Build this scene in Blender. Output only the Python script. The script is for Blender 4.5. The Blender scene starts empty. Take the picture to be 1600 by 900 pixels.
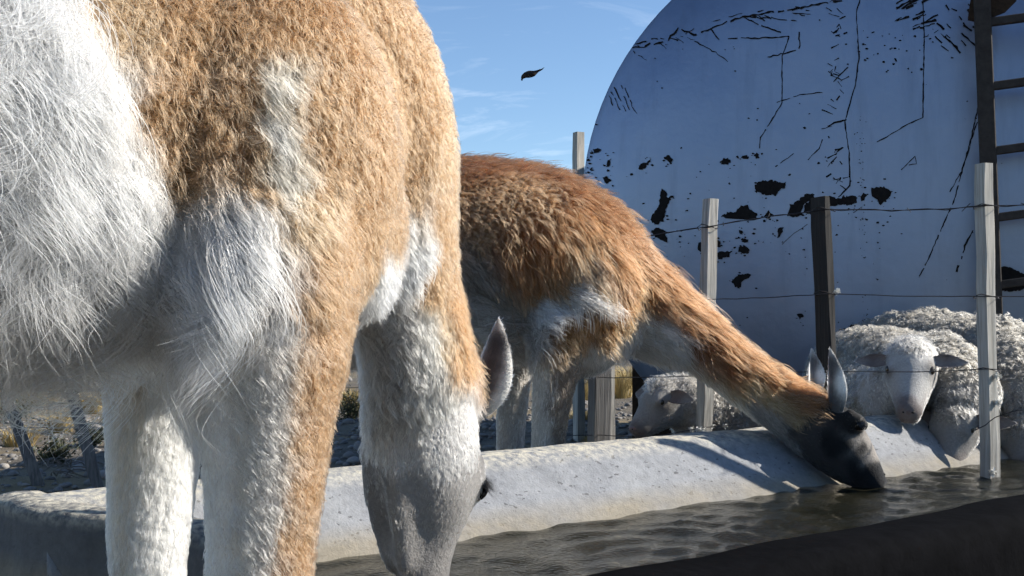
import bpy, bmesh, math, random
import numpy as np
from mathutils import Vector, Matrix
from mathutils.bvhtree import BVHTree

random.seed(7)
rng = np.random.default_rng(11)
scn = bpy.context.scene
col = scn.collection

# ------------------------------------------------------------------ camera
F = 1715.0                      # focal length in photo pixels (1600 wide)
CAM = Vector((0, 0, 0.70))
PITCH = math.atan(40 / F)
cam_d = bpy.data.cameras.new('camera')
cam_d.sensor_width = 36.0
cam_d.lens = 36.0 * F / 1600
cam_d.clip_start = 0.02
cam_d.clip_end = 2000
cam = bpy.data.objects.new('camera', cam_d)
cam.location = CAM
cam.rotation_euler = (math.pi / 2 + PITCH, 0, 0)
col.objects.link(cam)
scn.camera = cam

# ------------------------------------------------------------------ sun and sky
SUN_EL = math.radians(32)
SUN_H = Vector((0.99, 0.08, 0)).normalized()
sun_dir = Vector((SUN_H.x * math.cos(SUN_EL), SUN_H.y * math.cos(SUN_EL), math.sin(SUN_EL)))
sd = bpy.data.lights.new('sun', 'SUN')
sd.energy = 5.0
sd.angle = math.radians(0.53)
sd.color = (1.0, 0.95, 0.86)
sun = bpy.data.objects.new('sun', sd)
sun.rotation_euler = (-sun_dir).to_track_quat('-Z', 'Y').to_euler()
sun.location = (5, -1, 6)
col.objects.link(sun)

world = bpy.data.worlds.new('World')
scn.world = world
world.use_nodes = True
wn = world.node_tree.nodes
wl = world.node_tree.links
wn.clear()
w_out = wn.new('ShaderNodeOutputWorld')
w_bg = wn.new('ShaderNodeBackground')
w_bg.inputs[1].default_value = 0.098
sky = wn.new('ShaderNodeTexSky')
sky.sky_type = 'NISHITA'
sky.sun_disc = False
sky.sun_elevation = SUN_EL
sky.sun_rotation = math.atan2(SUN_H.x, SUN_H.y)
sky.altitude = 300
sky.air_density = 1.0
sky.dust_density = 0.05
sky.ozone_density = 4.0
# thin wispy cirrus low over the horizon
w_tc = wn.new('ShaderNodeTexCoord')
w_map = wn.new('ShaderNodeMapping')
w_map.inputs['Scale'].default_value = (3.0, 3.0, 16.0)
w_map.inputs['Rotation'].default_value = (0.0, 0.12, 0.0)
w_noise = wn.new('ShaderNodeTexNoise')
w_noise.inputs['Scale'].default_value = 2.2
w_noise.inputs['Detail'].default_value = 7
w_noise.inputs['Roughness'].default_value = 0.62
w_noise.inputs['Distortion'].default_value = 0.6
w_ramp = wn.new('ShaderNodeValToRGB')
w_ramp.color_ramp.elements[0].position = 0.58
w_ramp.color_ramp.elements[1].position = 0.98
w_sep = wn.new('ShaderNodeSeparateXYZ')
w_mr = wn.new('ShaderNodeMapRange')
w_mr.inputs[1].default_value = 0.34
w_mr.inputs[2].default_value = 0.02
w_mul = wn.new('ShaderNodeMath'); w_mul.operation = 'MULTIPLY'
w_mix = wn.new('ShaderNodeMixRGB')
w_mix.inputs[2].default_value = (9.5, 10.0, 10.6, 1)
wl.new(w_tc.outputs['Generated'], w_map.inputs[0])
wl.new(w_map.outputs[0], w_noise.inputs['Vector'])
wl.new(w_noise.outputs[0], w_ramp.inputs[0])
wl.new(w_tc.outputs['Generated'], w_sep.inputs[0])
wl.new(w_sep.outputs[2], w_mr.inputs[0])
wl.new(w_ramp.outputs[0], w_mul.inputs[0])
wl.new(w_mr.outputs[0], w_mul.inputs[1])
wl.new(w_mul.outputs[0], w_mix.inputs[0])
wl.new(sky.outputs[0], w_mix.inputs[1])
wl.new(w_mix.outputs[0], w_bg.inputs[0])
wl.new(w_bg.outputs[0], w_out.inputs[0])

scn.view_settings.view_transform = 'Standard'
scn.view_settings.look = 'None'
scn.view_settings.exposure = 0.78
scn.view_settings.gamma = 1.0
scn.render.engine = 'CYCLES'
scn.cycles.use_denoising = True
scn.cycles.use_adaptive_sampling = True
scn.cycles.adaptive_threshold = 0.04
scn.cycles.max_bounces = 6
scn.cycles.diffuse_bounces = 2
scn.cycles.transmission_bounces = 5
scn.cycles.transparent_max_bounces = 12
scn.cycles.caustics_reflective = False
scn.cycles.caustics_refractive = False
scn.cycles.sample_clamp_indirect = 6.0
scn.cycles_curves.shape = 'RIBBONS'
scn.cycles_curves.subdivisions = 2

# ------------------------------------------------------------------ helpers
def ray(px, py):
    u = (px - 800) / F; v = (450 - py) / F
    c, s = math.cos(PITCH), math.sin(PITCH)
    return Vector((u, c - v * s, s + v * c))

def at(px, py, Y):
    d = ray(px, py)
    return CAM + d * (Y / d.y)

def tag(o, label=None, cat=None, group=None, kind=None):
    if label: o['label'] = label
    if cat: o['category'] = cat
    if group: o['group'] = group
    if kind: o['kind'] = kind
    return o

def empty(name, loc=(0, 0, 0)):
    o = bpy.data.objects.new(name, None)
    o.location = loc
    o.empty_display_size = 0.1
    col.objects.link(o)
    return o

def link(name, me, mat=None, parent=None):
    o = bpy.data.objects.new(name, me)
    col.objects.link(o)
    if mat is not None:
        me.materials.clear()
        me.materials.append(mat)
    if parent is not None:
        o.parent = parent
        o.matrix_parent_inverse = Matrix.Translation(-Vector(parent_world(parent)))
    return o

def parent_world(p):
    v = Vector(p.location)
    if p.parent is not None and p.type == 'EMPTY' and p.parent.type == 'EMPTY':
        v = v      # nested empties are kept at the origin offset below
    return v

def mesh_of(name, verts, faces, smooth=False):
    me = bpy.data.meshes.new(name)
    me.from_pydata([tuple(v) for v in verts], [], faces)
    me.update()
    if smooth:
        me.polygons.foreach_set('use_smooth', [True] * len(me.polygons))
    return me

def bm_mesh(name, bm, smooth=False):
    me = bpy.data.meshes.new(name)
    bm.normal_update()
    bm.to_mesh(me); bm.free()
    if smooth:
        me.polygons.foreach_set('use_smooth', [True] * len(me.polygons))
    return me

def hash3(ix, iy, iz, seed):
    h = np.sin(ix * 127.1 + iy * 311.7 + iz * 74.7 + seed * 53.3) * 43758.5453
    return h - np.floor(h)

def vnoise(p, freq, seed=0):
    q = np.asarray(p) * freq
    i = np.floor(q); f = q - i
    f = f * f * (3 - 2 * f)
    r = 0
    for dx in (0, 1):
        for dy in (0, 1):
            for dz in (0, 1):
                w = (f[:, 0] if dx else 1 - f[:, 0]) * (f[:, 1] if dy else 1 - f[:, 1]) * (f[:, 2] if dz else 1 - f[:, 2])
                r = r + w * hash3(i[:, 0] + dx, i[:, 1] + dy, i[:, 2] + dz, seed)
    return r * 2 - 1

def vnoise3(p, freq, seed=0):
    return np.stack([vnoise(p, freq, seed + k * 7.31) for k in range(3)], 1)

def nrm(a):
    return a / np.maximum(np.linalg.norm(a, axis=-1, keepdims=True), 1e-9)

# ---- material helper
def mat_new(name):
    m = bpy.data.materials.new(name)
    m.use_nodes = True
    nt = m.node_tree
    b = nt.nodes['Principled BSDF']
    return m, nt, b

def N(nt, t, **kw):
    n = nt.nodes.new(t)
    for k, v in kw.items():
        if k in n.inputs: n.inputs[k].default_value = v
        else: setattr(n, k, v)
    return n

def ramp(nt, fac, stops):
    r = nt.nodes.new('ShaderNodeValToRGB')
    e = r.color_ramp.elements
    while len(e) < len(stops): e.new(0.5)
    for k, (p, c) in enumerate(stops):
        e[k].position = p
        e[k].color = (c[0], c[1], c[2], 1) if hasattr(c, '__len__') else (c, c, c, 1)
    nt.links.new(fac, r.inputs[0])
    return r.outputs[0]

def mixc(nt, fac, a, b, mode='MIX'):
    m = nt.nodes.new('ShaderNodeMixRGB'); m.blend_type = mode
    for k, v in ((0, fac), (1, a), (2, b)):
        if hasattr(v, 'is_output'): nt.links.new(v, m.inputs[k])
        elif k == 0: m.inputs[k].default_value = v
        else: m.inputs[k].default_value = (*v, 1)
    return m.outputs[0]

def bump(nt, b, height, strength, dist):
    n = nt.nodes.new('ShaderNodeBump')
    n.inputs['Strength'].default_value = strength
    n.inputs['Distance'].default_value = dist
    nt.links.new(height, n.inputs['Height'])
    nt.links.new(n.outputs[0], b.inputs['Normal'])

def objcoord(nt, scale=(1, 1, 1), rot=(0, 0, 0)):
    tc = nt.nodes.new('ShaderNodeTexCoord')
    mp = nt.nodes.new('ShaderNodeMapping')
    mp.inputs['Scale'].default_value = scale
    mp.inputs['Rotation'].default_value = rot
    nt.links.new(tc.outputs['Object'], mp.inputs[0])
    return mp.outputs[0]

def noise(nt, vec, scale, detail=5, rough=0.6, dist=0.0):
    n = nt.nodes.new('ShaderNodeTexNoise')
    n.inputs['Scale'].default_value = scale
    n.inputs['Detail'].default_value = detail
    n.inputs['Roughness'].default_value = rough
    n.inputs['Distortion'].default_value = dist
    nt.links.new(vec, n.inputs['Vector'])
    return n.outputs[0]

# ------------------------------------------------------------------ materials
def m_ground():
    m, nt, b = mat_new('steppe_soil')
    v = objcoord(nt)
    n1 = noise(nt, v, 0.8, 6); n2 = noise(nt, v, 14, 8, 0.7); n3 = noise(nt, v, 70, 4, 0.7)
    c = ramp(nt, n2, [(0.30, (.05, .040, .029)), (0.52, (.10, .083, .063)), (0.75, (.17, .147, .118))])
    c2 = mixc(nt, ramp(nt, n1, [(0.48, 0.0), (0.62, 0.6)]), c, (.27, .20, .095))
    nt.links.new(c2, b.inputs['Base Color'])
    b.inputs['Roughness'].default_value = 0.95
    bump(nt, b, mixc(nt, 0.5, n2, n3), 0.9, 0.03)
    return m

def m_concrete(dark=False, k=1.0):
    m, nt, b = mat_new('limewashed_concrete' if not dark else 'shade_black_rim')
    v = objcoord(nt)
    if dark:  # near rim: almost black base tone painted in place of shade
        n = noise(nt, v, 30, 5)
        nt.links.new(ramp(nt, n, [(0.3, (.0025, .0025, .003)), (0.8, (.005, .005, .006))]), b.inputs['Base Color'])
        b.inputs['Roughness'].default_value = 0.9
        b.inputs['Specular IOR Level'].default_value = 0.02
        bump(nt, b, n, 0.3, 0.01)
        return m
    n1 = noise(nt, v, 7, 6, 0.6); n2 = noise(nt, v, 60, 6, 0.65); n3 = noise(nt, v, 220, 3, 0.6)
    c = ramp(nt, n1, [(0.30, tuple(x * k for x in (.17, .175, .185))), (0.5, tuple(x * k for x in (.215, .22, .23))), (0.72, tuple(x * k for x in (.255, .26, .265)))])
    # scratches: short slanted chips
    vs = objcoord(nt, (26, 26, 60), (0.3, 0.7, 0.2))
    chips = noise(nt, vs, 2.3, 2, 0.5, 0.3)
    msk = ramp(nt, chips, [(0.665, 0.0), (0.69, 1.0)])
    c = mixc(nt, msk, c, (.10, .10, .105))
    # sandy lichen near the rim, algae and sediment line by the water
    tc = nt.nodes.new('ShaderNodeTexCoord')
    sp = nt.nodes.new('ShaderNodeSeparateXYZ')
    nt.links.new(tc.outputs['Object'], sp.inputs[0])
    mr = N(nt, 'ShaderNodeMapRange'); mr.inputs[1].default_value = .392; mr.inputs[2].default_value = .42
    nt.links.new(sp.outputs[2], mr.inputs[0])
    mm = nt.nodes.new('ShaderNodeMath'); mm.operation = 'MULTIPLY'
    nt.links.new(mr.outputs[0], mm.inputs[0]); nt.links.new(ramp(nt, n2, [(0.38, 0.0), (0.6, 1.0)]), mm.inputs[1])
    c = mixc(nt, mm.outputs[0], c, (.46, .42, .33))
    mr2 = N(nt, 'ShaderNodeMapRange'); mr2.inputs[1].default_value = .345; mr2.inputs[2].default_value = .315
    nt.links.new(sp.outputs[2], mr2.inputs[0])
    mm2 = nt.nodes.new('ShaderNodeMath'); mm2.operation = 'MULTIPLY'
    nt.links.new(mr2.outputs[0], mm2.inputs[0]); nt.links.new(ramp(nt, n1, [(0.3, 0.35), (0.6, 0.9)]), mm2.inputs[1])
    c = mixc(nt, mm2.outputs[0], c, (.22, .19, .14))
    c = mixc(nt, 0.35, c, ramp(nt, n2, [(0.3, (.3, .3, .3)), (0.7, (.8, .8, .8))]), 'OVERLAY')
    nt.links.new(c, b.inputs['Base Color'])
    b.inputs['Roughness'].default_value = 0.9
    bump(nt, b, mixc(nt, 0.5, n2, mixc(nt, 0.5, n3, msk, 'SUBTRACT')), 0.55, 0.006)
    return m

def m_water():
    m, nt, b = mat_new('murky_water')
    v = objcoord(nt)
    n = noise(nt, v, 9, 3)
    nt.links.new(ramp(nt, n, [(0.3, (.010, .0105, .007)), (0.7, (.024, .022, .014))]), b.inputs['Base Color'])
    b.inputs['Roughness'].default_value = 0.04
    b.inputs['IOR'].default_value = 1.33
    n2 = noise(nt, objcoord(nt, (1, 1.6, 1)), 90, 3)
    bump(nt, b, n2, 0.45, 0.004)
    return m

def m_tank():
    m, nt, b = mat_new('silver_tank_paint')
    v = objcoord(nt)
    n1 = noise(nt, v, 2.2, 5); n2 = noise(nt, v, 45, 4)
    c = ramp(nt, n1, [(0.3, (.215, .265, .365)), (0.7, (.29, .345, .45))])
    vs = objcoord(nt, (6, 6, 0.7))
    st = noise(nt, vs, 2.5, 5, 0.65)
    c = mixc(nt, ramp(nt, st, [(0.52, 0.0), (0.75, 0.45)]), c, (.17, .20, .26))
    nt.links.new(c, b.inputs['Base Color'])
    b.inputs['Metallic'].default_value = 0.75
    nt.links.new(ramp(nt, n1, [(0.3, .38), (0.7, .50)]), b.inputs['Roughness'])
    bump(nt, b, mixc(nt, 0.15, n1, n2), 0.10, 0.05)
    return m

def m_rust(name, a, bb):
    m, nt, b = mat_new(name)
    n = noise(nt, objcoord(nt), 60, 5)
    nt.links.new(ramp(nt, n, [(0.3, a), (0.75, bb)]), b.inputs['Base Color'])
    b.inputs['Roughness'].default_value = 0.9
    b.inputs['Specular IOR Level'].default_value = 0.2
    bump(nt, b, n, 0.4, 0.003)
    return m

def m_wood(name, a, bb, long=(0, 0, 1)):
    m, nt, b = mat_new(name)
    sc = (90, 90, 4)
    n = noise(nt, objcoord(nt, sc), 1.0, 6, 0.65, 0.4)
    n2 = noise(nt, objcoord(nt), 6, 4)
    c = ramp(nt, n, [(0.28, tuple(x * 0.45 for x in a)), (0.5, a), (0.72, bb)])
    c = mixc(nt, 0.5, c, ramp(nt, n2, [(0.3, (.75, .73, .7)), (0.7, (1, 1, 1))]), 'MULTIPLY')
    nt.links.new(c, b.inputs['Base Color'])
    b.inputs['Roughness'].default_value = 0.85
    bump(nt, b, n, 0.6, 0.004)
    return m

def m_plain(name, c, rough=0.6, metal=0.0, spec=0.5, var=0.3, scale=40):
    m, nt, b = mat_new(name)
    n = noise(nt, objcoord(nt), scale, 4)
    nt.links.new(ramp(nt, n, [(0.3, tuple(x * (1 - var) for x in c)), (0.7, tuple(min(1, x * (1 + var)) for x in c))]), b.inputs['Base Color'])
    b.inputs['Roughness'].default_value = rough
    b.inputs['Metallic'].default_value = metal
    b.inputs['Specular IOR Level'].default_value = spec
    return m

def m_stone():
    m, nt, b = mat_new('river_stone')
    oi = nt.nodes.new('ShaderNodeObjectInfo')
    n = noise(nt, objcoord(nt), 25, 5)
    c = ramp(nt, n, [(0.3, (.16, .15, .14)), (0.7, (.34, .32, .30))])
    c = mixc(nt, 0.6, c, ramp(nt, oi.outputs['Random'], [(0, (.35, .35, .36)), (0.6, (.75, .72, .68)), (1, (1.3, 1.25, 1.18))]), 'MULTIPLY')
    nt.links.new(c, b.inputs['Base Color'])
    b.inputs['Roughness'].default_value = 0.85
    bump(nt, b, n, 0.4, 0.01)
    return m

def m_fur(name, rough=0.45):
    """strands: colour is blended from the coat guides, stored per strand"""
    m = bpy.data.materials.new(name)
    m.use_nodes = True
    nt = m.node_tree
    nt.nodes.clear()
    out = nt.nodes.new('ShaderNodeOutputMaterial')
    at_ = nt.nodes.new('ShaderNodeAttribute'); at_.attribute_name = 'col'
    h = nt.nodes.new('ShaderNodeBsdfHairPrincipled')
    h.model = 'CHIANG'
    h.parametrization = 'COLOR'
    nt.links.new(at_.outputs['Color'], h.inputs['Color'])
    h.inputs['Roughness'].default_value = rough
    h.inputs['Radial Roughness'].default_value = 0.75
    h.inputs['Random Roughness'].default_value = 0.2
    h.inputs['IOR'].default_value = 1.16
    nt.links.new(h.outputs[0], out.inputs[0])
    return m

def m_skin(name):
    """what lies under the strands: same coat colour, soft and matt"""
    m, nt, b = mat_new(name)
    a = nt.nodes.new('ShaderNodeAttribute'); a.attribute_name = 'col'
    n = noise(nt, objcoord(nt), 160, 4, 0.7)
    c = mixc(nt, 0.6, a.outputs['Color'], ramp(nt, n, [(0.25, (.55, .55, .55)), (0.7, (1.05, 1.05, 1.05))]), 'MULTIPLY')
    nt.links.new(c, b.inputs['Base Color'])
    b.inputs['Roughness'].default_value = 0.95
    b.inputs['Specular IOR Level'].default_value = 0.1
    b.inputs['Sheen Weight'].default_value = 0.15
    bump(nt, b, n, 0.5, 0.006)
    return m

M = dict(
    ground=m_ground(), concrete=m_concrete(), rimshade=m_concrete(True), shadedend=m_concrete(False, .5), water=m_water(), tank=m_tank(),  # end wall copy: its shade, plus staining, painted as a darker tone
    rust=m_rust('bare_black_rust', (.006, .005, .005), (.016, .013, .012)),
    rustbrown=m_rust('brown_rust', (.02, .012, .008), (.055, .035, .022)),
    steel=m_plain('weathered_ladder_steel', (.045, .038, .034), 0.8, 0.3, 0.3),
    wood=m_wood('weathered_grey_wood', (.40, .38, .34), (.60, .57, .52)),
    darkwood=m_wood('dark_wood', (.014, .012, .011), (.035, .030, .027)),
    midwood=m_wood('greyish_wood', (.13, .125, .12), (.24, .23, .215)),
    wire=m_plain('fence_wire', (.05, .045, .045), 0.5, 0.7),
    stone=m_stone(),
    fur=m_fur('guanaco_strands', 0.65), wool=m_fur('sheep_strands', 0.6),
    skin=m_skin('coat_base'),
    eye=m_plain('dark_eye', (.008, .006, .005), 0.05, 0, 0.6),
    sheepeye=m_plain('amber_eye', (.03, .02, .01), 0.08, 0, 0.6),
    hoof=m_plain('horn_hoof', (.04, .035, .03), 0.6),
    lash=m_plain('black_lash', (.006, .006, .007), 0.6, 0, 0.3),
    grass=m_plain('dry_grass', (.40, .30, .13), 0.8, 0, 0.2, 0.35, 12),
    twig=m_plain('dry_twig', (.15, .13, .11), 0.9, 0, 0.2),
    leaf=m_plain('grey_green_leaf', (.075, .080, .045), 0.8, 0, 0.2, .4, 30),
    tuft=m_plain('wool_tuft', (.75, .74, .70), 0.95, 0, 0.1, 0.1),
    nose=m_plain('pinkish_nose', (.16, .12, .115), 0.6, 0, 0.3),
    bird=m_plain('brown_plumage', (.045, .032, .026), 0.8, 0, 0.2, .5, 90),
    birddark=m_plain('dark_plumage', (.010, .010, .014), 0.6, 0, 0.3),
)

# ================================================================== SETTING
# ---- ground
def build_ground():
    # one sheet; fine near the trough, coarse far away
    xs = np.concatenate([np.linspace(-600, -12, 14), np.linspace(-10, 10, 101), np.linspace(12, 600, 14)])
    ys = np.concatenate([np.linspace(-300, -3, 8), np.linspace(-2, 16, 121), np.linspace(18, 900, 18)])
    X, Y = np.meshgrid(xs, ys)
    P = np.stack([X.ravel(), Y.ravel(), np.zeros(X.size)], 1)
    near = np.exp(-((X.ravel() / 14) ** 2 + (Y.ravel() / 22) ** 2))
    z = (vnoise(P, 1.3, 3) * 0.022 + vnoise(P, 4.0, 5) * 0.012) * near
    z += np.where(Y.ravel() > 20, (vnoise(P, 0.012, 9) * 2.0 - 1.0) * np.clip((Y.ravel() - 20) / 200, 0, 1), 0)
    z += -0.015
    P[:, 2] = z
    nx, ny = len(xs), len(ys)
    f = [(j * nx + i, j * nx + i + 1, (j + 1) * nx + i + 1, (j + 1) * nx + i) for j in range(ny - 1) for i in range(nx - 1)]
    o = link('ground', mesh_of('ground', P, f, True), M['ground'])
    tag(o, 'stony grey brown steppe ground beyond the trough', kind='structure')
    return BVHTree.FromPolygons([tuple(p) for p in P], f)

ground_bvh = build_ground()
def gz(x, y):
    h = ground_bvh.ray_cast(Vector((x, y, 20)), Vector((0, 0, -1)))
    return h[0].z if h[0] else 0.0

# ---- trough: axis d runs along it, n points away from the camera side
T0 = Vector((-0.07, 1.96, 0)); TD = Vector((0.8, 0.6, 0)); TN = Vector((-0.6, 0.8, 0))
def tp(k, n, z): return T0 + TD * k + TN * n + Vector((0, 0, z))

def build_trough():
    root = empty('water_trough', tp(1.2, -0.35, 0))
    tag(root, 'long limewashed concrete water trough with chipped sloping inner wall', 'trough')
    def sweep(name, prof, ks, mat, rough=0.004, seed=0, k_skew=None):
        pv = []
        for k in ks:
            for (n, z) in prof:
                kk = k if k_skew is None else k_skew(k, n)
                pv.append(tp(kk, n, z))
        P = np.array([tuple(v) for v in pv])
        P = P + vnoise3(P, 9, seed) * rough + vnoise3(P, 34, seed + 3) * rough * 0.5
        m = len(prof); f = []
        for i in range(len(ks) - 1):
            for j in range(m):
                a = i * m + j; b = i * m + (j + 1) % m
                f.append((a, b, b + m, a + m))
        f.append(tuple(range(m))[::-1]); f.append(tuple((len(ks) - 1) * m + j for j in range(m)))
        me = mesh_of(name, P, f, True)
        return link(name, me, mat, root)
    def refine(pts, step):
        out = []
        for i in range(len(pts)):
            a = pts[i]; b = pts[(i + 1) % len(pts)]
            L = math.hypot(b[0] - a[0], b[1] - a[1]); q = max(1, int(L / step))
            for t in range(q): out.append((a[0] + (b[0] - a[0]) * t / q, a[1] + (b[1] - a[1]) * t / q))
        return out
    far = refine([(-.07, .02), (-.03, .20), (0, .30), (.06, .352), (.105, .392), (.13, .409), (.155, .418), (.20, .42), (.235, .412), (.25, .395), (.26, -.06), (-.05, -.06)], .02)
    ks = list(np.arange(-0.70, 4.6, .022))
    sweep('far_wall', far, ks, M['concrete'], .0032, 2)
    near = refine([(-.60, .02), (-.64, .30), (-.70, .405), (-.715, .418), (-.80, .42), (-.815, .405), (-.83, -.06), (-.62, -.06)], .03)
    sweep('near_wall', near, list(np.arange(-.45, 4.6, .04)), M['rimshade'], .003, 5)
    # end wall: outer edge slightly skewed
    outer = [(-.745, .25), (-.73, .12), (-.62, -.10), (-.47, -.71), (-.43, -.84)]
    rings = []
    def interp(t):
        L = t * (len(outer) - 1); i = min(int(L), len(outer) - 2); u = L - i
        return (outer[i][0] * (1 - u) + outer[i + 1][0] * u, outer[i][1] * (1 - u) + outer[i + 1][1] * u)
    prof = refine([(0, -.06), (0, .408), (.006, .417), (.04, .420), (.075, .416), (.095, .40), (.13, .30), (.18, .02), (.18, -.06)], .025)
    pv = []; nr = 60
    for i in range(nr + 1):
        k0, n0 = interp(i / nr)
        for (dk, z) in prof:
            pv.append(tp(k0 + dk, n0, z - (.075 * min(1, max(0, (-n0 - .18) / .25)) if z > .2 else 0)))
    P = np.array([tuple(v) for v in pv])
    P += vnoise3(P, 11, 21) * .006 + vnoise3(P, 40, 22) * .004
    m = len(prof); f = []
    for i in range(nr):
        for j in range(m):
            a = i * m + j; b = i * m + (j + 1) % m
            f.append((a, a + m, b + m, b))
    f.append(tuple(range(m))); f.append(tuple(nr * m + j for j in range(m))[::-1])
    link('end_wall', mesh_of('end_wall', P, f, True), M['shadedend'], root)
    # floor
    fl = [tp(-.6, -.70, .02), tp(4.5, -.70, .02), tp(4.5, .0, .02), tp(-.6, .0, .02), tp(-.6, -.70, -.05), tp(4.5, -.70, -.05), tp(4.5, .0, -.05), tp(-.6, .0, -.05)]
    link('trough_floor', mesh_of('trough_floor', fl, [(0, 1, 2, 3), (7, 6, 5, 4), (0, 4, 5, 1), (1, 5, 6, 2), (2, 6, 7, 3), (3, 7, 4, 0)]), M['concrete'], root)
    # far end
    fe = [tp(4.5, -.84, -.05), tp(4.62, -.84, -.05), tp(4.62, .26, -.05), tp(4.5, .26, -.05)]
    fe = fe + [v + Vector((0, 0, .472)) for v in fe]
    link('end_wall', mesh_of('end_wall', fe, [(3, 2, 1, 0), (4, 5, 6, 7), (0, 1, 5, 4), (1, 2, 6, 5), (2, 3, 7, 6), (3, 0, 4, 7)]), M['concrete'], root)
build_trough()

def build_water():
    ks = np.concatenate([np.arange(-.62, 2.4, .010), np.arange(2.4, 4.55, .03)])
    ns = np.arange(-.66, .02, .010)
    K, Nn = np.meshgrid(ks, ns)
    k = K.ravel(); n = Nn.ravel()
    q = np.stack([k, n, np.zeros_like(k)], 1)
    w = vnoise3(q, 3.0, 31)
    q2 = q * np.array([13.0, 34.0, 1.0]) + w * 1.6
    h = vnoise(q2, 1.0, 41) * .0034 + vnoise(q2 * 2.1 + 9, 1.0, 42) * .0019
    for (ck, cn, am) in ((1.35, -.12, .0045), (.15, -.34, .0035)):    # rings from the drinking muzzles
        r = np.hypot(k - ck, n - cn)
        h += am * np.sin(r * 75) * np.exp(-r * 3.0) * np.exp(-(.04 / (r + .02)) ** 2)
    P = np.array([T0.x + TD.x * k + TN.x * n, T0.y + TD.y * k + TN.y * n, .30 + h]).T
    nx = len(ks)
    f = [(j * nx + i, j * nx + i + 1, (j + 1) * nx + i + 1, (j + 1) * nx + i) for j in range(len(ns) - 1) for i in range(nx - 1)]
    o = link('water', mesh_of('water', P, f, True), M['water'])
    tag(o, 'murky rippled drinking water filling the concrete trough', kind='structure')
build_water()

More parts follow.
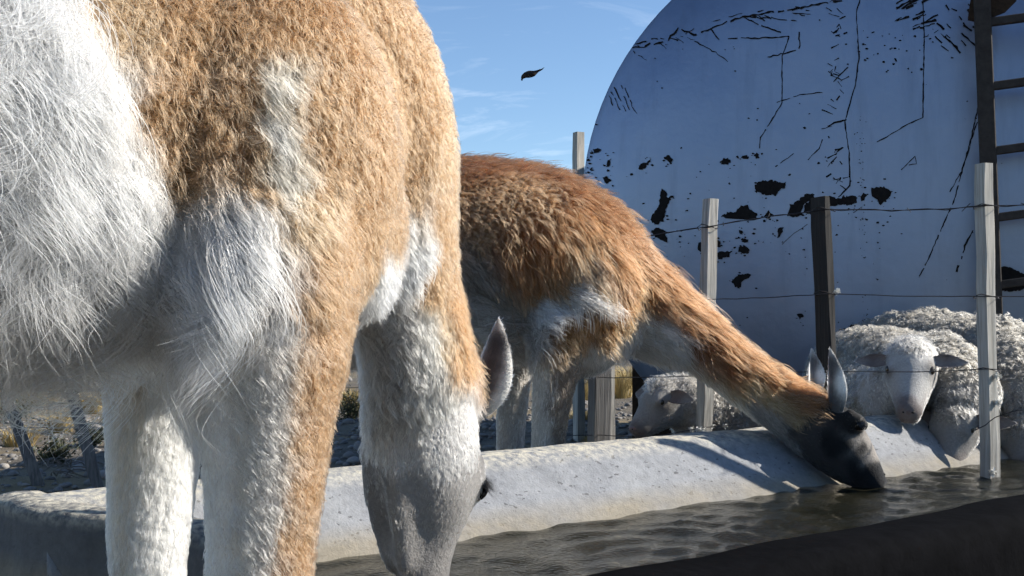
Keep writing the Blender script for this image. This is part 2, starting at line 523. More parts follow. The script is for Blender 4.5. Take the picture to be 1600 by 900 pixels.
# ------------------------------------------------------------------ tank
def build_tank():
    Yc = 4.15
    C = at(1350, 340, Yc)
    A = Vector((C.x, C.y, 0)).normalized()        # axis, pointing away from the camera
    Rt = 450 / F * Yc * 1.06
    C.z = Rt + 0.0
    side = Vector((A.y, -A.x, 0)); up = Vector((0, 0, 1))
    root = empty('storage_tank', (C.x + A.x, C.y + A.y, 0))
    tag(root, 'big round silver painted storage tank with peeling rusty patches behind the fence', 'tank')
    prof = []                                       # (distance along axis, radius)
    for i in range(26):                             # shallow dished end with tight knuckle
        t = i / 25
        r = Rt * t
        prof.append((0.02 + 0.20 * (1 - math.sqrt(max(0, 1 - (t ** 2.6) * 0.9))) / (1 - math.sqrt(0.1)), r * 0.985 if t > .97 else r))
    prof[-1] = (.215, Rt * 0.995)
    prof += [(.25, Rt), (.26, Rt * 1.004), (.275, Rt * 1.004), (.285, Rt)]
    for L in (.9, 1.6, 2.3, 3.0): prof.append((L, Rt))
    prof += [(3.1, Rt * .97), (3.17, Rt * .8), (3.2, Rt * .4), (3.21, 0.001)]
    nseg = 96
    V = []; Fc = []
    for (d, r) in prof:
        for s in range(nseg):
            a = 2 * math.pi * s / nseg
            V.append(C + A * (d - .02) + (side * math.cos(a) + up * math.sin(a)) * max(r, .0005))
    for i in range(len(prof) - 1):
        for s in range(nseg):
            a = i * nseg + s; b = i * nseg + (s + 1) % nseg
            Fc.append((a, b, b + nseg, a + nseg))
    me = mesh_of('tank_shell', V, Fc, True)
    bmx = bmesh.new(); bmx.from_mesh(me); bmesh.ops.recalc_face_normals(bmx, faces=bmx.faces[:]); bmx.to_mesh(me); bmx.free()
    shell = link('tank_shell', me, M['tank'], root)
    bvh = BVHTree.FromPolygons([tuple(v) for v in V], Fc)
    def hit(px, py, off):
        h = bvh.ray_cast(CAM, ray(px, py).normalized())
        if h[0] is None: return None
        n = h[1]
        if n.dot(ray(px, py)) > 0: n = -n
        return h[0] + n * off
    rr = random.Random(5)
    # irregular outline around a spine of discs, traced in photo pixels
    def patch(poly, name='rust_patch', mat='rust', off=.003, jitter=1.7):
        # subdivide and roughen the outline
        pts = []
        for i in range(len(poly)):
            a = poly[i]; b = poly[(i + 1) % len(poly)]
            L = math.hypot(b[0] - a[0], b[1] - a[1]); q = max(1, int(L / 2.2))
            for t in range(q):
                u = t / q
                pts.append((a[0] + (b[0] - a[0]) * u + rr.uniform(-jitter, jitter), a[1] + (b[1] - a[1]) * u + rr.uniform(-jitter, jitter)))
        vs = [hit(x, y, off) for x, y in pts]
        if any(v is None for v in vs): return None
        bm = bmesh.new()
        f = bm.faces.new([bm.verts.new(v) for v in vs])
        bmesh.ops.triangulate(bm, faces=[f])
        return bm
    polys = [
        [(1179, 288), (1188, 283), (1205, 282), (1229, 285), (1228, 294), (1217, 297), (1216, 304), (1198, 304), (1180, 300)],
        [(1128, 338), (1137, 331), (1150, 331), (1155, 323), (1168, 319), (1170, 326), (1184, 333), (1180, 342), (1169, 343), (1166, 336), (1158, 335), (1150, 338), (1135, 340)],
        [(1231, 337), (1234, 320), (1247, 314), (1258, 303), (1272, 303), (1274, 309), (1258, 318), (1250, 331), (1257, 336), (1240, 339)],
        [(1307, 319), (1311, 309), (1325, 306), (1339, 308), (1338, 317), (1324, 321)],
        [(1361, 294), (1380, 292), (1392, 299), (1390, 309), (1380, 314), (1375, 322), (1372, 311), (1363, 306)],
        [(1345, 308), (1350, 302), (1356, 303), (1352, 310), (1347, 316)],
        [(1194, 340), (1202, 328), (1208, 337), (1203, 341)],
        [(1017, 346), (1021, 335), (1029, 325), (1030, 312), (1035, 296), (1042, 300), (1042, 309), (1052, 306), (1043, 318), (1040, 335), (1036, 345), (1025, 351)],
        [(1017, 362), (1030, 355), (1040, 360), (1042, 378), (1025, 372)],
        [(997, 264), (1000, 257), (1012, 252), (1017, 249), (1015, 256), (1006, 264)],
        [(1038, 245), (1048, 243), (1051, 249), (1046, 253), (1039, 249)],
        [(1127, 254), (1132, 246), (1142, 251), (1138, 257), (1128, 257)],
        [(1159, 246), (1166, 242), (1171, 245), (1168, 249), (1160, 249)],
        [(1179, 241), (1184, 239), (1186, 246), (1180, 248)],
        [(927, 232), (936, 230), (939, 236), (934, 240), (928, 237)],
        [(948, 252), (955, 248), (954, 256), (949, 262)],
        [(943, 277), (950, 276), (957, 283), (950, 287), (944, 284)],
        [(1120, 372), (1126, 380), (1127, 386), (1120, 388)],
        [(1120, 395), (1130, 394), (1144, 393), (1139, 401), (1124, 406)],
        [(1154, 387), (1163, 383), (1171, 390), (1171, 396), (1162, 397), (1155, 392)],
        [(1090, 384), (1096, 377), (1097, 393), (1090, 392)],
        [(1142, 440), (1150, 432), (1158, 428), (1175, 428), (1168, 435), (1160, 440), (1155, 452), (1148, 448)],
        [(1216, 356), (1224, 355), (1222, 364), (1215, 371)],
        [(1155, 360), (1161, 361), (1160, 368), (1155, 366)],
        [(1161, 374), (1169, 373), (1168, 378), (1160, 378)],
        [(1246, 492), (1253, 489), (1256, 495), (1250, 499)],
        [(1308, 522), (1318, 520), (1322, 528), (1312, 532)],
        [(1328, 508), (1338, 506), (1336, 512), (1329, 513)],
        [(1552, 452), (1556, 422), (1572, 415), (1600, 428), (1604, 450), (1580, 456)],
        [(1296, 306), (1312, 311), (1313, 320), (1297, 322)],
        [(1258, 318), (1270, 312), (1270, 335), (1256, 332)],
    ]
    for p in polys:
        bm = patch(p)
        if bm: link('rust_patch', bm_mesh('rust_patch', bm), M['rust'], root)
    # scratches and flecks: joined
    bm = bmesh.new()
    def strip(pts, w, gap=0.0, wob=1.2):
        seg = []
        for i in range(len(pts) - 1):
            a, b = pts[i], pts[i + 1]
            q = max(1, int(math.hypot(b[0] - a[0], b[1] - a[1]) / 5))
            for t in range(q):
                u = t / q
                seg.append((a[0] + (b[0] - a[0]) * u + rr.uniform(-wob, wob) * .5, a[1] + (b[1] - a[1]) * u + rr.uniform(-wob, wob) * .5))
        seg.append(pts[-1])
        prev = None
        for i, (x, y) in enumerate(seg):
            j = min(i + 1, len(seg) - 1); k = max(i - 1, 0)
            dx, dy = seg[j][0] - seg[k][0], seg[j][1] - seg[k][1]
            L = math.hypot(dx, dy) or 1
            ww = w * rr.uniform(.35, 1.25) * .5
            a = hit(x - dy / L * ww, y + dx / L * ww, .002); b = hit(x + dy / L * ww, y - dx / L * ww, .002)
            if a is None or b is None: prev = None; continue
            va, vb = bm.verts.new(a), bm.verts.new(b)
            if prev and rr.random() > gap: bm.faces.new((prev[0], prev[1], vb, va))
            prev = (va, vb)
    def fleck(x, y, r):
        n = rr.randint(5, 8); vs = []
        for i in range(n):
            a = 2 * math.pi * i / n; q = r * rr.uniform(.45, 1.2)
            v = hit(x + math.cos(a) * q * 1.2, y + math.sin(a) * q * .8, .0025)
            if v is None: return
            vs.append(bm.verts.new(v))
        bm.faces.new(vs)
    strip([(1316, 2), (1284, 6), (1230, 16), (1200, 20), (1160, 26), (1120, 40), (1085, 55), (1065, 46)], 3.2, .05, 3)
    strip([(1060, 45), (1042, 62), (1020, 68), (1000, 75), (960, 74)], 3, .2, 5)
    strip([(1137, 60), (1180, 60), (1233, 57)], 2.2, .1, 2)
    strip([(1160, 27), (1195, 42), (1235, 56)], 2, .15, 2)
    strip([(1190, 20), (1215, 30), (1245, 33)], 1.6, .3, 2)
    strip([(1085, 64), (1118, 82), (1142, 100)], 1.8, .1, 2)
    strip([(1233, 57), (1222, 88), (1222, 160), (1205, 190), (1188, 215), (1187, 232)], 1.9, .05, 1)
    strip([(1199, 90), (1230, 82), (1249, 77), (1249, 50)], 2.0, .1, 2)
    strip([(1214, 160), (1250, 148), (1290, 144)], 1.6, .2, 1)
    strip([(1344, 0), (1338, 20), (1342, 90), (1337, 130), (1320, 190), (1327, 240), (1328, 290), (1310, 308)], 2.3, .02, 1)
    strip([(1442, 0), (1444, 60), (1442, 184)], 2.2, .02, .6)
    strip([(1442, 184), (1415, 196), (1385, 214), (1370, 222)], 2.0, .1, 1)
    strip([(1530, 160), (1515, 225), (1490, 315), (1450, 405), (1436, 432)], 2.2, .08, 1.5)
    strip([(1527, 190), (1505, 262), (1484, 300)], 2.0, .1, 1.5)
    strip([(1548, 60), (1540, 115), (1546, 145)], 1.8, .2, 1.5)
    strip([(1211, 261), (1240, 240)], 2.0, .05, 1)
    strip([(1408, 265), (1430, 244)], 1.6, .1, 1)
    strip([(1430, 244), (1432, 256), (1420, 258)], 1.2, .1, 1)
    strip([(1262, 250), (1280, 232), (1285, 218)], 1.6, .1, 1)
    strip([(1302, 128), (1325, 105)], 2.2, .05, 1)
    strip([(1495, 425), (1508, 385), (1520, 360)], 3, .2, 2)
    for k in range(5):
        x = 940 + k * 9
        strip([(x + rr.uniform(-4, 4), 125 + k * 3), (x + 12, 150 + k * 4), (x + 20, 170 + k * 2)], 1.5, .15, 2)
    for k in range(26):     # thorn-like nicks along the upper arc
        t = rr.random(); x = 960 + 360 * t; y = 80 - 76 * math.sin(t * 1.5) + rr.uniform(-3, 12)
        a = rr.uniform(-.7, .9); L = rr.uniform(8, 26)
        strip([(x, y), (x + L * math.cos(a), y + L * math.sin(a))], rr.uniform(1, 2.2), .1, 2)
    for k in range(42):     # nicks by the ladder top
        x = rr.uniform(1395, 1530); y = rr.uniform(3, 75 - abs(x - 1480) * .3)
        a = rr.uniform(.5, 1.1) if x > 1460 else rr.uniform(-.7, -.2); L = rr.uniform(8, 30)
        strip([(x, y), (x + L * math.cos(a), y + L * math.sin(a))], rr.uniform(1.2, 4.2), .1, 2)
    for k in range(46):     # the broken vertical line of flecks near the middle weld
        y = rr.uniform(20, 300)
        strip([(1305 + rr.gauss(0, 9), y), (1305 + rr.gauss(0, 9), y + rr.uniform(3, 9))], rr.uniform(1, 2.6), .1, 1)
    for k in range(60):
        y = rr.uniform(180, 520); fleck(1347 + rr.gauss(0, 2.5) + (y - 300) * .02, y, rr.uniform(.6, 1.3))
    for k in range(40): fleck(rr.gauss(1400, 40), 80 + rr.gauss(0, 18), rr.uniform(.8, 2.6))
    for k in range(60): fleck(908 + rr.uniform(0, 14) + abs(rr.gauss(0, 6)), rr.uniform(150, 290), rr.uniform(.8, 3.0))
    for k in range(110): fleck(rr.uniform(930, 1400), rr.gauss(335, 60), rr.uniform(.7, 2.6))
    for p in polys[:28]:
        for k in range(5):
            q = rr.choice(p); fleck(q[0] + rr.gauss(0, 7), q[1] + rr.gauss(0, 5), rr.uniform(.8, 2.6))
    for k in range(70): fleck(rr.uniform(920, 1580), rr.uniform(20, 540), rr.uniform(.6, 1.7))
    o = link('scratches', bm_mesh('scratches', bm), M['rust'], root)
    o['kind'] = 'stuff'
    # raised weld ring of the shell is in the profile; now the ladder
    lad = bpy.data.objects.new('ladder', None); col.objects.link(lad); lad.parent = root
    lad.matrix_parent_inverse = Matrix.Translation(-Vector(root.location))
    def bar(name, a, b, w, d, mat):
        ax = (b - a).normalized()
        s1 = ax.cross(A).normalized(); s2 = ax.cross(s1).normalized()
        vs = []
        for p in (a, b):
            for (i, j) in ((-1, -1), (1, -1), (1, 1), (-1, 1)):
                vs.append(p + s1 * (w / 2 * i) + s2 * (d / 2 * j))
        bm2 = bmesh.new()
        bv = [bm2.verts.new(v) for v in vs]
        for q in ((3, 2, 1, 0), (4, 5, 6, 7), (0, 1, 5, 4), (1, 2, 6, 5), (2, 3, 7, 6), (3, 0, 4, 7)): bm2.faces.new([bv[i] for i in q])
        bmesh.ops.bevel(bm2, geom=bm2.edges[:], offset=min(w, d) * .12, segments=1, affect='EDGES')
        bmesh.ops.recalc_face_normals(bm2, faces=bm2.faces[:])
        ob = bpy.data.objects.new(name, bm_mesh(name, bm2)); ob.data.materials.append(mat); col.objects.link(ob); ob.parent = lad
        return ob
    P0 = C - A * .10
    def lp(px, py, off=0.0):
        d = ray(px, py); t = (P0 - A * off - CAM).dot(A) / d.dot(A)
        return CAM + d * t
    bar('rail', lp(1532, -60), lp(1556, 560), .056, .03, M['steel'])
    bar('rail', lp(1682, -78), lp(1706, 545), .056, .03, M['steel'])
    for k, y in enumerate((-62, 36, 136, 237, 341, 446, 548)):
        x = 1534 + (y + 60) * .039
        bar('rung', lp(x, y), lp(x + 150, y - 20), .030, .024, M['steel'])
    # rusted bracket plate at the ladder's head
    vs = []
    for off in (0, .02):
        for (x, y) in ((1512, 32), (1514, 14), (1520, -20), (1592, -20), (1588, 2), (1570, 20), (1545, 30), (1530, 36)):
            vs.append(lp(x, y, off - .03))
    n = 8
    fcs = [tuple(range(n))[::-1], tuple(range(n, 2 * n))] + [(i, (i + 1) % n, n + (i + 1) % n, n + i) for i in range(n)]
    link('bracket', mesh_of('bracket', vs, fcs), M['rustbrown'], root)
    # two saddle supports under the belly
    for L in (.6, 2.4):
        c0 = C + A * L
        pts = []
        for i in range(9):
            a = math.radians(-150 + 120 * i / 8)
            pts.append((math.cos(a) * (Rt + .004), math.sin(a) * (Rt + .004)))
        vs = []
        for off in (-.06, .06):
            for (s, z) in pts: vs.append(c0 + A * off + side * s + up * z)
            vs.append(c0 + A * off + side * (pts[-1][0]) + up * (-C.z - .05)); vs.append(c0 + A * off + side * (pts[0][0]) + up * (-C.z - .05))
        n = 11
        fcs = [tuple(range(n)), tuple(range(n, 2 * n))[::-1]] + [(i, n + i, n + (i + 1) % n, (i + 1) % n) for i in range(n)]
        link('saddle', mesh_of('saddle', vs, fcs), M['rustbrown'], root)
build_tank()

# ------------------------------------------------------------------ fence
def post_mesh(bot, top, w, d, yaw, name='post'):
    ax = (top - bot).normalized()
    s1 = Vector((math.cos(yaw), math.sin(yaw), 0)); s1 = (s1 - ax * s1.dot(ax)).normalized(); s2 = ax.cross(s1)
    bm = bmesh.new(); rings = []
    nseg = 14
    for i in range(nseg + 1):
        p = bot.lerp(top, i / nseg)
        wob = Vector((random.uniform(-1, 1), random.uniform(-1, 1), 0)) * .0012
        rg = []
        for (a, b) in ((-1, -1), (1, -1), (1, 1), (-1, 1)):
            rg.append(bm.verts.new(p + s1 * (a * w / 2 * random.uniform(.94, 1.03)) + s2 * (b * d / 2 * random.uniform(.94, 1.03)) + wob))
        rings.append(rg)
    for i in range(nseg):
        for j in range(4):
            bm.faces.new((rings[i][j], rings[i][(j + 1) % 4], rings[i + 1][(j + 1) % 4], rings[i + 1][j]))
    bm.faces.new(rings[0][::-1]); bm.faces.new(rings[-1])
    bmesh.ops.bevel(bm, geom=[e for e in bm.edges if abs((e.verts[0].co - e.verts[1].co).normalized().dot(ax)) > .9], offset=.003, segments=1, affect='EDGES')
    bmesh.ops.recalc_face_normals(bm, faces=bm.faces[:])
    return bm_mesh(name, bm)

def wire_mesh(pts, r=.0016, barbs=0, twist=False, name='wire'):
    bm = bmesh.new()
    def tube(pts, r):
        prev = None
        for i, p in enumerate(pts):
            a = pts[max(0, i - 1)]; b = pts[min(len(pts) - 1, i + 1)]
            ax = (b - a).normalized(); s1 = ax.cross(Vector((0, 0, 1)))
            if s1.length < .01: s1 = ax.cross(Vector((1, 0, 0)))
            s1.normalize(); s2 = ax.cross(s1)
            rg = [bm.verts.new(p + (s1 * math.cos(t) + s2 * math.sin(t)) * r) for t in (0, 2.094, 4.189)]
            if prev:
                for j in range(3): bm.faces.new((prev[j], prev[(j + 1) % 3], rg[(j + 1) % 3], rg[j]))
            prev = rg
    path = []
    for i in range(len(pts) - 1):
        L = (pts[i + 1] - pts[i]).length; q = max(2, int(L / .04))
        for t in range(q):
            u = t / q
            p = pts[i].lerp(pts[i + 1], u)
            p = p + Vector((0, 0, -.006 * L * 4 * u * (1 - u))) + Vector((random.uniform(-1, 1), random.uniform(-1, 1), random.uniform(-1, 1))) * .0012
            path.append(p)
    path.append(pts[-1])
    tube(path, r)
    if twist:
        tube([p + Vector((0, 0, .003 * math.sin(i * 2.1))) + Vector((0, .003 * math.cos(i * 2.1), 0)) for i, p in enumerate(path)], r)
    for p in path[::3][:barbs]:
        d = Vector((random.uniform(-1, 1), random.uniform(-1, 1), random.uniform(-1, 1))).normalized() * .014
        tube([p - d, p + d], r * .9)
    return bm_mesh(name, bm)

def fence_Y(px):      # the fence is one straight run: depth where it is seen at a given pixel column
    return 3.44 / (1 + .61 * (px - 800) / F)

def build_fence():
    root = empty('wire_fence', at(1290, 660, fence_Y(1290)) * 1.0)
    root.location.z = 0
    tag(root, 'wire fence on weathered wooden posts crossing over the trough before the silver tank', 'fence')
    yaw = .38
    def post(pxt, pyt, pxb, pyb, Y, w, d, mat, zb=None, yw=yaw):
        t = at(pxt, pyt, Y); b = at(pxb, pyb, Y)
        if zb is not None:
            u = (t.z - zb) / (t.z - b.z); b = t + (b - t) * u
        return link('post', post_mesh(b, t, w, d, yw), M[mat], root)
    Y0 = 2.70
    post(1537, 256, 1547, 737, Y0, .032, .034, 'wood', zb=.0)
    post(1281, 308, 1296, 640, fence_Y(1283), .022, .055, 'darkwood', zb=-.1, yw=.45)
    post(1110, 311, 1100, 690, fence_Y(1108), .032, .040, 'wood', zb=-.1)
    post(938, 330, 936, 690, fence_Y(938), .055, .055, 'midwood', zb=-.1, yw=.35)
    post(950, 420, 952, 690, fence_Y(950) + .03, .026, .03, 'wood', zb=-.1)
    YL = 4.5
    post(-40, 480, 58, 752, YL, .046, .04, 'midwood', zb=-.1)
    post(75, 480, 152, 758, YL - .1, .046, .04, 'midwood', zb=-.1)
    # more posts of the same run, further along at both ends
    post(1790, 200, 1795, 745, fence_Y(1790), .035, .035, 'wood', zb=-.1)
    # wires
    yp = {1540: Y0}
    def W(pts, **k):
        link('wire', wire_mesh([at(x, y, Y) for x, y, Y in pts], **k), M['wire'], root)
    fy = fence_Y
    W([(-60, 470, 4.62), (60, 468, 4.42), (938, 385, fy(938) - .035), (1040, 363, fy(1040) - .02), (1108, 354, fy(1108) - .032), (1200, 338, fy(1200)), (1288, 327, fy(1288) - .04), (1420, 328, fy(1420)), (1541, 322, Y0 - .028), (1700, 315, 2.6), (1794, 308, fy(1794) - .03)], barbs=90, twist=True, r=.0013)
    W([(-60, 545, 4.62), (60, 545, 4.42), (938, 480, fy(938) - .035), (1108, 468, fy(1108) - .032), (1290, 459, fy(1290) - .04), (1541, 463, Y0 - .028), (1700, 463, 2.6), (1794, 462, fy(1794) - .03)], r=.0014)
    W([(-60, 612, 4.62), (32, 612, 4.45), (110, 611, 4.35), (938, 590, fy(938) - .035), (1102, 586, fy(1102) - .032), (1294, 579, fy(1294) - .04), (1430, 581, fy(1430)), (1543, 577, Y0 - .028), (1700, 580, 2.6), (1794, 580, fy(1794) - .03)], r=.0014)
    W([(-60, 668, 4.62), (44, 668, 4.45), (124, 667, 4.35), (938, 680, fy(938) - .035), (1020, 682, fy(1020) - .01), (1101, 668, fy(1101) - .032), (1160, 662, fy(1160))], r=.0014, barbs=20)
    # tie wires on the posts, slack loops by the tall post
    for (x, y, Y) in ((1541, 323, Y0), (1541, 463, Y0), (1543, 577, Y0), (1289, 328, fy(1288)), (1106, 355, fy(1106)), (1290, 458, fy(1290))):
        c = at(x, y, Y); ring = []
        for i in range(9):
            a = 2 * math.pi * i / 8
            ring.append(c + Vector((math.cos(a) * .03, math.sin(a) * .032, .006 * math.sin(a * 2))))
        link('tie_wire', wire_mesh(ring, r=.0013, name='tie_wire'), M['wire'], root)
    W([(1524, 672, Y0 - .03), (1540, 664, Y0 - .03), (1556, 652, Y0 - .03), (1590, 640, Y0 - .05), (1640, 650, Y0 - .08)], r=.0015)
    W([(1262, 350, fy(1262)), (1240, 365, fy(1240)), (1222, 382, fy(1222))], r=.0011)

build_fence()
# lone post standing behind the tank's flank
o = link('post', post_mesh(Vector((at(904, 300, 6.2).x, 6.2, -.2)), at(904, 207, 6.2), .05, .05, .5), M['wood'])
o.name = 'fence_post'
tag(o, 'lone weathered post standing behind the edge of the silver tank', 'post')

# wool tufts caught on the barbs
def tuft_mesh(c, r, n=46):
    bm = bmesh.new()
    for i in range(n):
        d = Vector((random.gauss(0, 1), random.gauss(0, 1), random.gauss(0, .8))).normalized()
        p0 = c + d * r * .15; s = d.cross(Vector((random.random(), random.random(), 1))).normalized() * r * .10
        p1 = c + d * r * random.uniform(.5, 1.0) + s * random.uniform(-3, 3)
        p2 = p1 + Vector((random.uniform(-1, 1), random.uniform(-1, 1), random.uniform(-1, .3))) * r * .5
        a, b, e, f, g = [bm.verts.new(v) for v in (p0 - s, p0 + s, p1 + s, p1 - s, p2)]
        bm.faces.new((a, b, e, f)); bm.faces.new((f, e, g))
    return bm_mesh('wool_tuft', bm)
for (x, y, Y, r) in ((1081, 671, fence_Y(1081), .012), (1095, 673, fence_Y(1095) - .06, .018), (1112, 666, fence_Y(1112), .012), (1307, 456, fence_Y(1307) - .02, .012), (1558, 588, 2.68, .012), (1559, 628, 2.68, .011), (1552, 738, 2.67, .012), (1133, 665, fence_Y(1133), .010)):
    o = link('wool_tuft', tuft_mesh(at(x, y, Y), r), M['tuft'])
    where = 'on the low wire beside the short grey post' if x < 1200 else ('on the wire beside the dark post' if x < 1400 else 'on the tall post standing in the water')
    tag(o, 'small white tuft of wool snagged ' + where, 'wool tuft', 'wool tufts snagged ' + where)

# ------------------------------------------------------------------ stones, grass, shrubs
def stone_mesh(seed):
    bm = bmesh.new()
    bmesh.ops.create_icosphere(bm, subdivisions=2, radius=1)
    P = np.array([tuple(v.co) for v in bm.verts])
    n = 1 + vnoise(P, 1.1, seed) * .28 + vnoise(P, 2.7, seed + 1) * .10
    sq = np.array([random.uniform(.9, 1.3), random.uniform(.8, 1.1), random.uniform(.5, .75)])
    for v, p, k in zip(bm.verts, P, n): v.co = Vector(p * k * sq)
    return bm_mesh('stone', bm, True)
smesh = [stone_mesh(i * 3.1) for i in range(7)]
for m_ in smesh: m_.materials.append(M['stone'])

def ground_at(px, py):
    d = ray(px, py); t = -CAM.z / d.z
    p = CAM + d * t
    return Vector((p.x, p.y, gz(p.x, p.y)))

def add_stone(p, r):
    o = bpy.data.objects.new('stone', random.choice(smesh))
    o.scale = (r, r * random.uniform(.8, 1.2), r * random.uniform(.8, 1.1))
    o.rotation_euler = (random.uniform(-.2, .2), random.uniform(-.2, .2), random.uniform(0, 6.28))
    o.location = (p.x, p.y, p.z + r * .28)
    col.objects.link(o)
    tag(o, 'rounded grey stone lying on the ground behind the trough', 'stone', 'stones on the ground behind the trough')
for (x, y, r) in ((92, 765, 8), (75, 712, 9), (160, 770, 6), (118, 762, 5), (28, 775, 7), (122, 730, 12), (140, 742, 11), (60, 730, 7), (20, 742, 8), (5, 722, 9), (105, 720, 6), (90, 735, 5),
                  (170, 745, 8), (40, 760, 6), (545, 715, 9), (560, 700, 8), (553, 722, 12), (538, 690, 6), (566, 715, 7), (548, 680, 5), (965, 688, 8), (975, 675, 6), (915, 690, 7), (985, 680, 7), (1000, 690, 6),
                  (908, 672, 5), (970, 640, 4), (962, 655, 5), (912, 645, 4), (142, 718, 8), (172, 700, 7), (316, 590, 7), (314, 575, 6), (317, 605, 5)):
    g = ground_at(x, y); add_stone(g, r / F * g.y)
for i in range(90):
    px = random.uniform(-250, 1000); py = random.choice((random.uniform(585, 680), random.uniform(660, 790)))
    g = ground_at(px, py)
    add_stone(g, random.uniform(.012, .04))

def gravel():
    base = bmesh.new(); bmesh.ops.create_icosphere(base, subdivisions=1, radius=1)
    bv = np.array([tuple(v.co) for v in base.verts]); bf = np.array([[v.index for v in f.verts] for f in base.faces]); base.free()
    n = 5200
    x = rng.uniform(-3.2, 2.2, n); y = rng.uniform(1.9, 9, n)
    keep = ((x - T0.x) * TN.x + (y - T0.y) * TN.y > .3) | (x < -.9)
    x, y = x[keep], y[keep]; n = len(x)
    r = rng.gamma(2.0, .0055, n) + .004
    V = []; Fc = []
    for i in range(n):
        a = rng.uniform(0, 6.28); c, s = math.cos(a), math.sin(a)
        q = bv * np.array([r[i] * rng.uniform(.8, 1.5), r[i], r[i] * .6]) * (1 + rng.uniform(-.2, .2, (len(bv), 1)))
        q = np.stack([q[:, 0] * c - q[:, 1] * s + x[i], q[:, 0] * s + q[:, 1] * c + y[i], q[:, 2] + gz(x[i], y[i]) + r[i] * .2], 1)
        V.append(q); Fc.append(bf + i * len(bv))
    o = link('gravel', mesh_of('gravel', np.concatenate(V), np.concatenate(Fc).tolist(), True), M['stone'])
    tag(o, 'loose gravel scattered over the steppe ground', 'gravel', kind='stuff')
gravel()

def tussock(p, r, h, n, seed):
    r_ = random.Random(seed)
    bm = bmesh.new()
    for i in range(n):
        a = r_.uniform(0, 6.28); rr_ = r * .45 * math.sqrt(r_.random())
        b0 = p + Vector((math.cos(a) * rr_, math.sin(a) * rr_, -.01))
        out = Vector((math.cos(a), math.sin(a), 0)) * r_.uniform(.1, .9) * r
        hh = h * r_.uniform(.5, 1.1)
        s = Vector((-math.sin(a + r_.uniform(-1, 1)), math.cos(a), 0)) * r_.uniform(.0015, .003)
        p1 = b0 + out * .35 + Vector((0, 0, hh * .65)); p2 = b0 + out + Vector((0, 0, hh * r_.uniform(.75, 1)))
        v = [bm.verts.new(q) for q in (b0 - s, b0 + s, p1 + s * .8, p1 - s * .8, p2)]
        bm.faces.new((v[0], v[1], v[2], v[3])); bm.faces.new((v[3], v[2], v[4]))
    return bm_mesh('grass_tussock', bm)
for i, (x, y, r, h) in enumerate(((95, 672, .13, .14), (30, 690, .15, .13), (10, 640, .2, .16), (150, 640, .2, .2), (60, 628, .25, .2), (905, 620, .22, .22), (965, 618, .25, .25), (925, 690, .07, .08), (985, 605, .3, .25), (316, 612, .12, .12), (910, 655, .14, .1), (552, 640, .2, .2), (-60, 660, .2, .2), (180, 665, .15, .16))):
    g = ground_at(x, y)
    o = link('grass_tussock', tussock(g, r, h, 420, i), M['grass'])
    where = 'around the leaning fence posts' if x < 250 else ('beyond the big guanaco\'s legs' if x < 700 else 'beyond the thick grey post')
    tag(o, 'dry yellow grass tussock growing ' + where, 'grass tussock', 'dry grass tussocks ' + where)

def shrub(p, r, h, n, seed, name='shrub'):
    r_ = random.Random(seed)
    root = empty(name, p)
    bs = bmesh.new(); bl = bmesh.new()
    for i in range(n):
        a = r_.uniform(0, 6.28); tilt = r_.uniform(.1, 1.2)
        d = Vector((math.cos(a) * math.sin(tilt), math.sin(a) * math.sin(tilt), math.cos(tilt) * .8 + .1))
        L = r * r_.uniform(.6, 1.1)
        q = p.copy(); prev = None
        for k in range(5):
            s = d.cross(Vector((0, 0, 1))).normalized() * .0035 * (1 - k / 6)
            cur = (bs.verts.new(q - s), bs.verts.new(q + s))
            if prev: bs.faces.new((prev[0], prev[1], cur[1], cur[0]))
            prev = cur
            if k > 0:
                for _ in range(9):
                    c = q + Vector((r_.gauss(0, 1), r_.gauss(0, 1), r_.gauss(0, 1))) * r * .09
                    u = Vector((r_.gauss(0, 1), r_.gauss(0, 1), r_.gauss(0, 1))).normalized() * .012; w = u.cross(Vector((r_.random(), r_.random(), 1))).normalized() * .005
                    bl.faces.new([bl.verts.new(v) for v in (c - u, c + w, c + u, c - w)])
            q = q + d * L / 5 + Vector((r_.gauss(0, 1), r_.gauss(0, 1), r_.gauss(0, .6))) * L * .05
    link('stem', bm_mesh('stem', bs), M['twig'], root)
    link('foliage', bm_mesh('foliage', bl), M['leaf'], root)
    return root
for i, (x, y, r, lab) in enumerate(((20, 655, .24, 'low'), (85, 715, .16, 'low'), (312, 600, .25, 'low'), (140, 690, .15, 'low'), (548, 655, .25, 'low'), (920, 600, .5, 'low'))):
    where = 'around the leaning fence posts' if x < 250 else ('beyond the big guanaco\'s legs' if x < 700 else 'beyond the thick grey post')
    tag(shrub(ground_at(x, y), r, r, 34, i), 'low dark twiggy shrub growing ' + where, 'shrub', 'low shrubs ' + where)
# dead twigs at the foot of the leaning posts
def twigs(p):
    bm = bmesh.new()
    for i in range(26):
        a = random.uniform(0, 6.28); L = random.uniform(.06, .16)
        q = p + Vector((random.uniform(-.1, .1), random.uniform(-.08, .08), random.uniform(.01, .06)))
        prev = None
        for k in range(6):
            t = k / 5
            c = q + Vector((math.cos(a + t * 1.4) * L * t, math.sin(a + t * 1.4) * L * t, .03 * math.sin(t * 3.1)))
            ring = [bm.verts.new(c + Vector((math.cos(b), 0, math.sin(b))) * .0025) for b in (0, 2.1, 4.2)]
            if prev:
                for j in range(3): bm.faces.new((prev[j], prev[(j + 1) % 3], ring[(j + 1) % 3], ring[j]))
            prev = ring
    return bm_mesh('dead_brush', bm)
o = link('dead_brush', twigs(ground_at(80, 745)), M['twig'])
tag(o, 'tangle of dead pale twigs at the foot of the leaning posts', 'twigs')

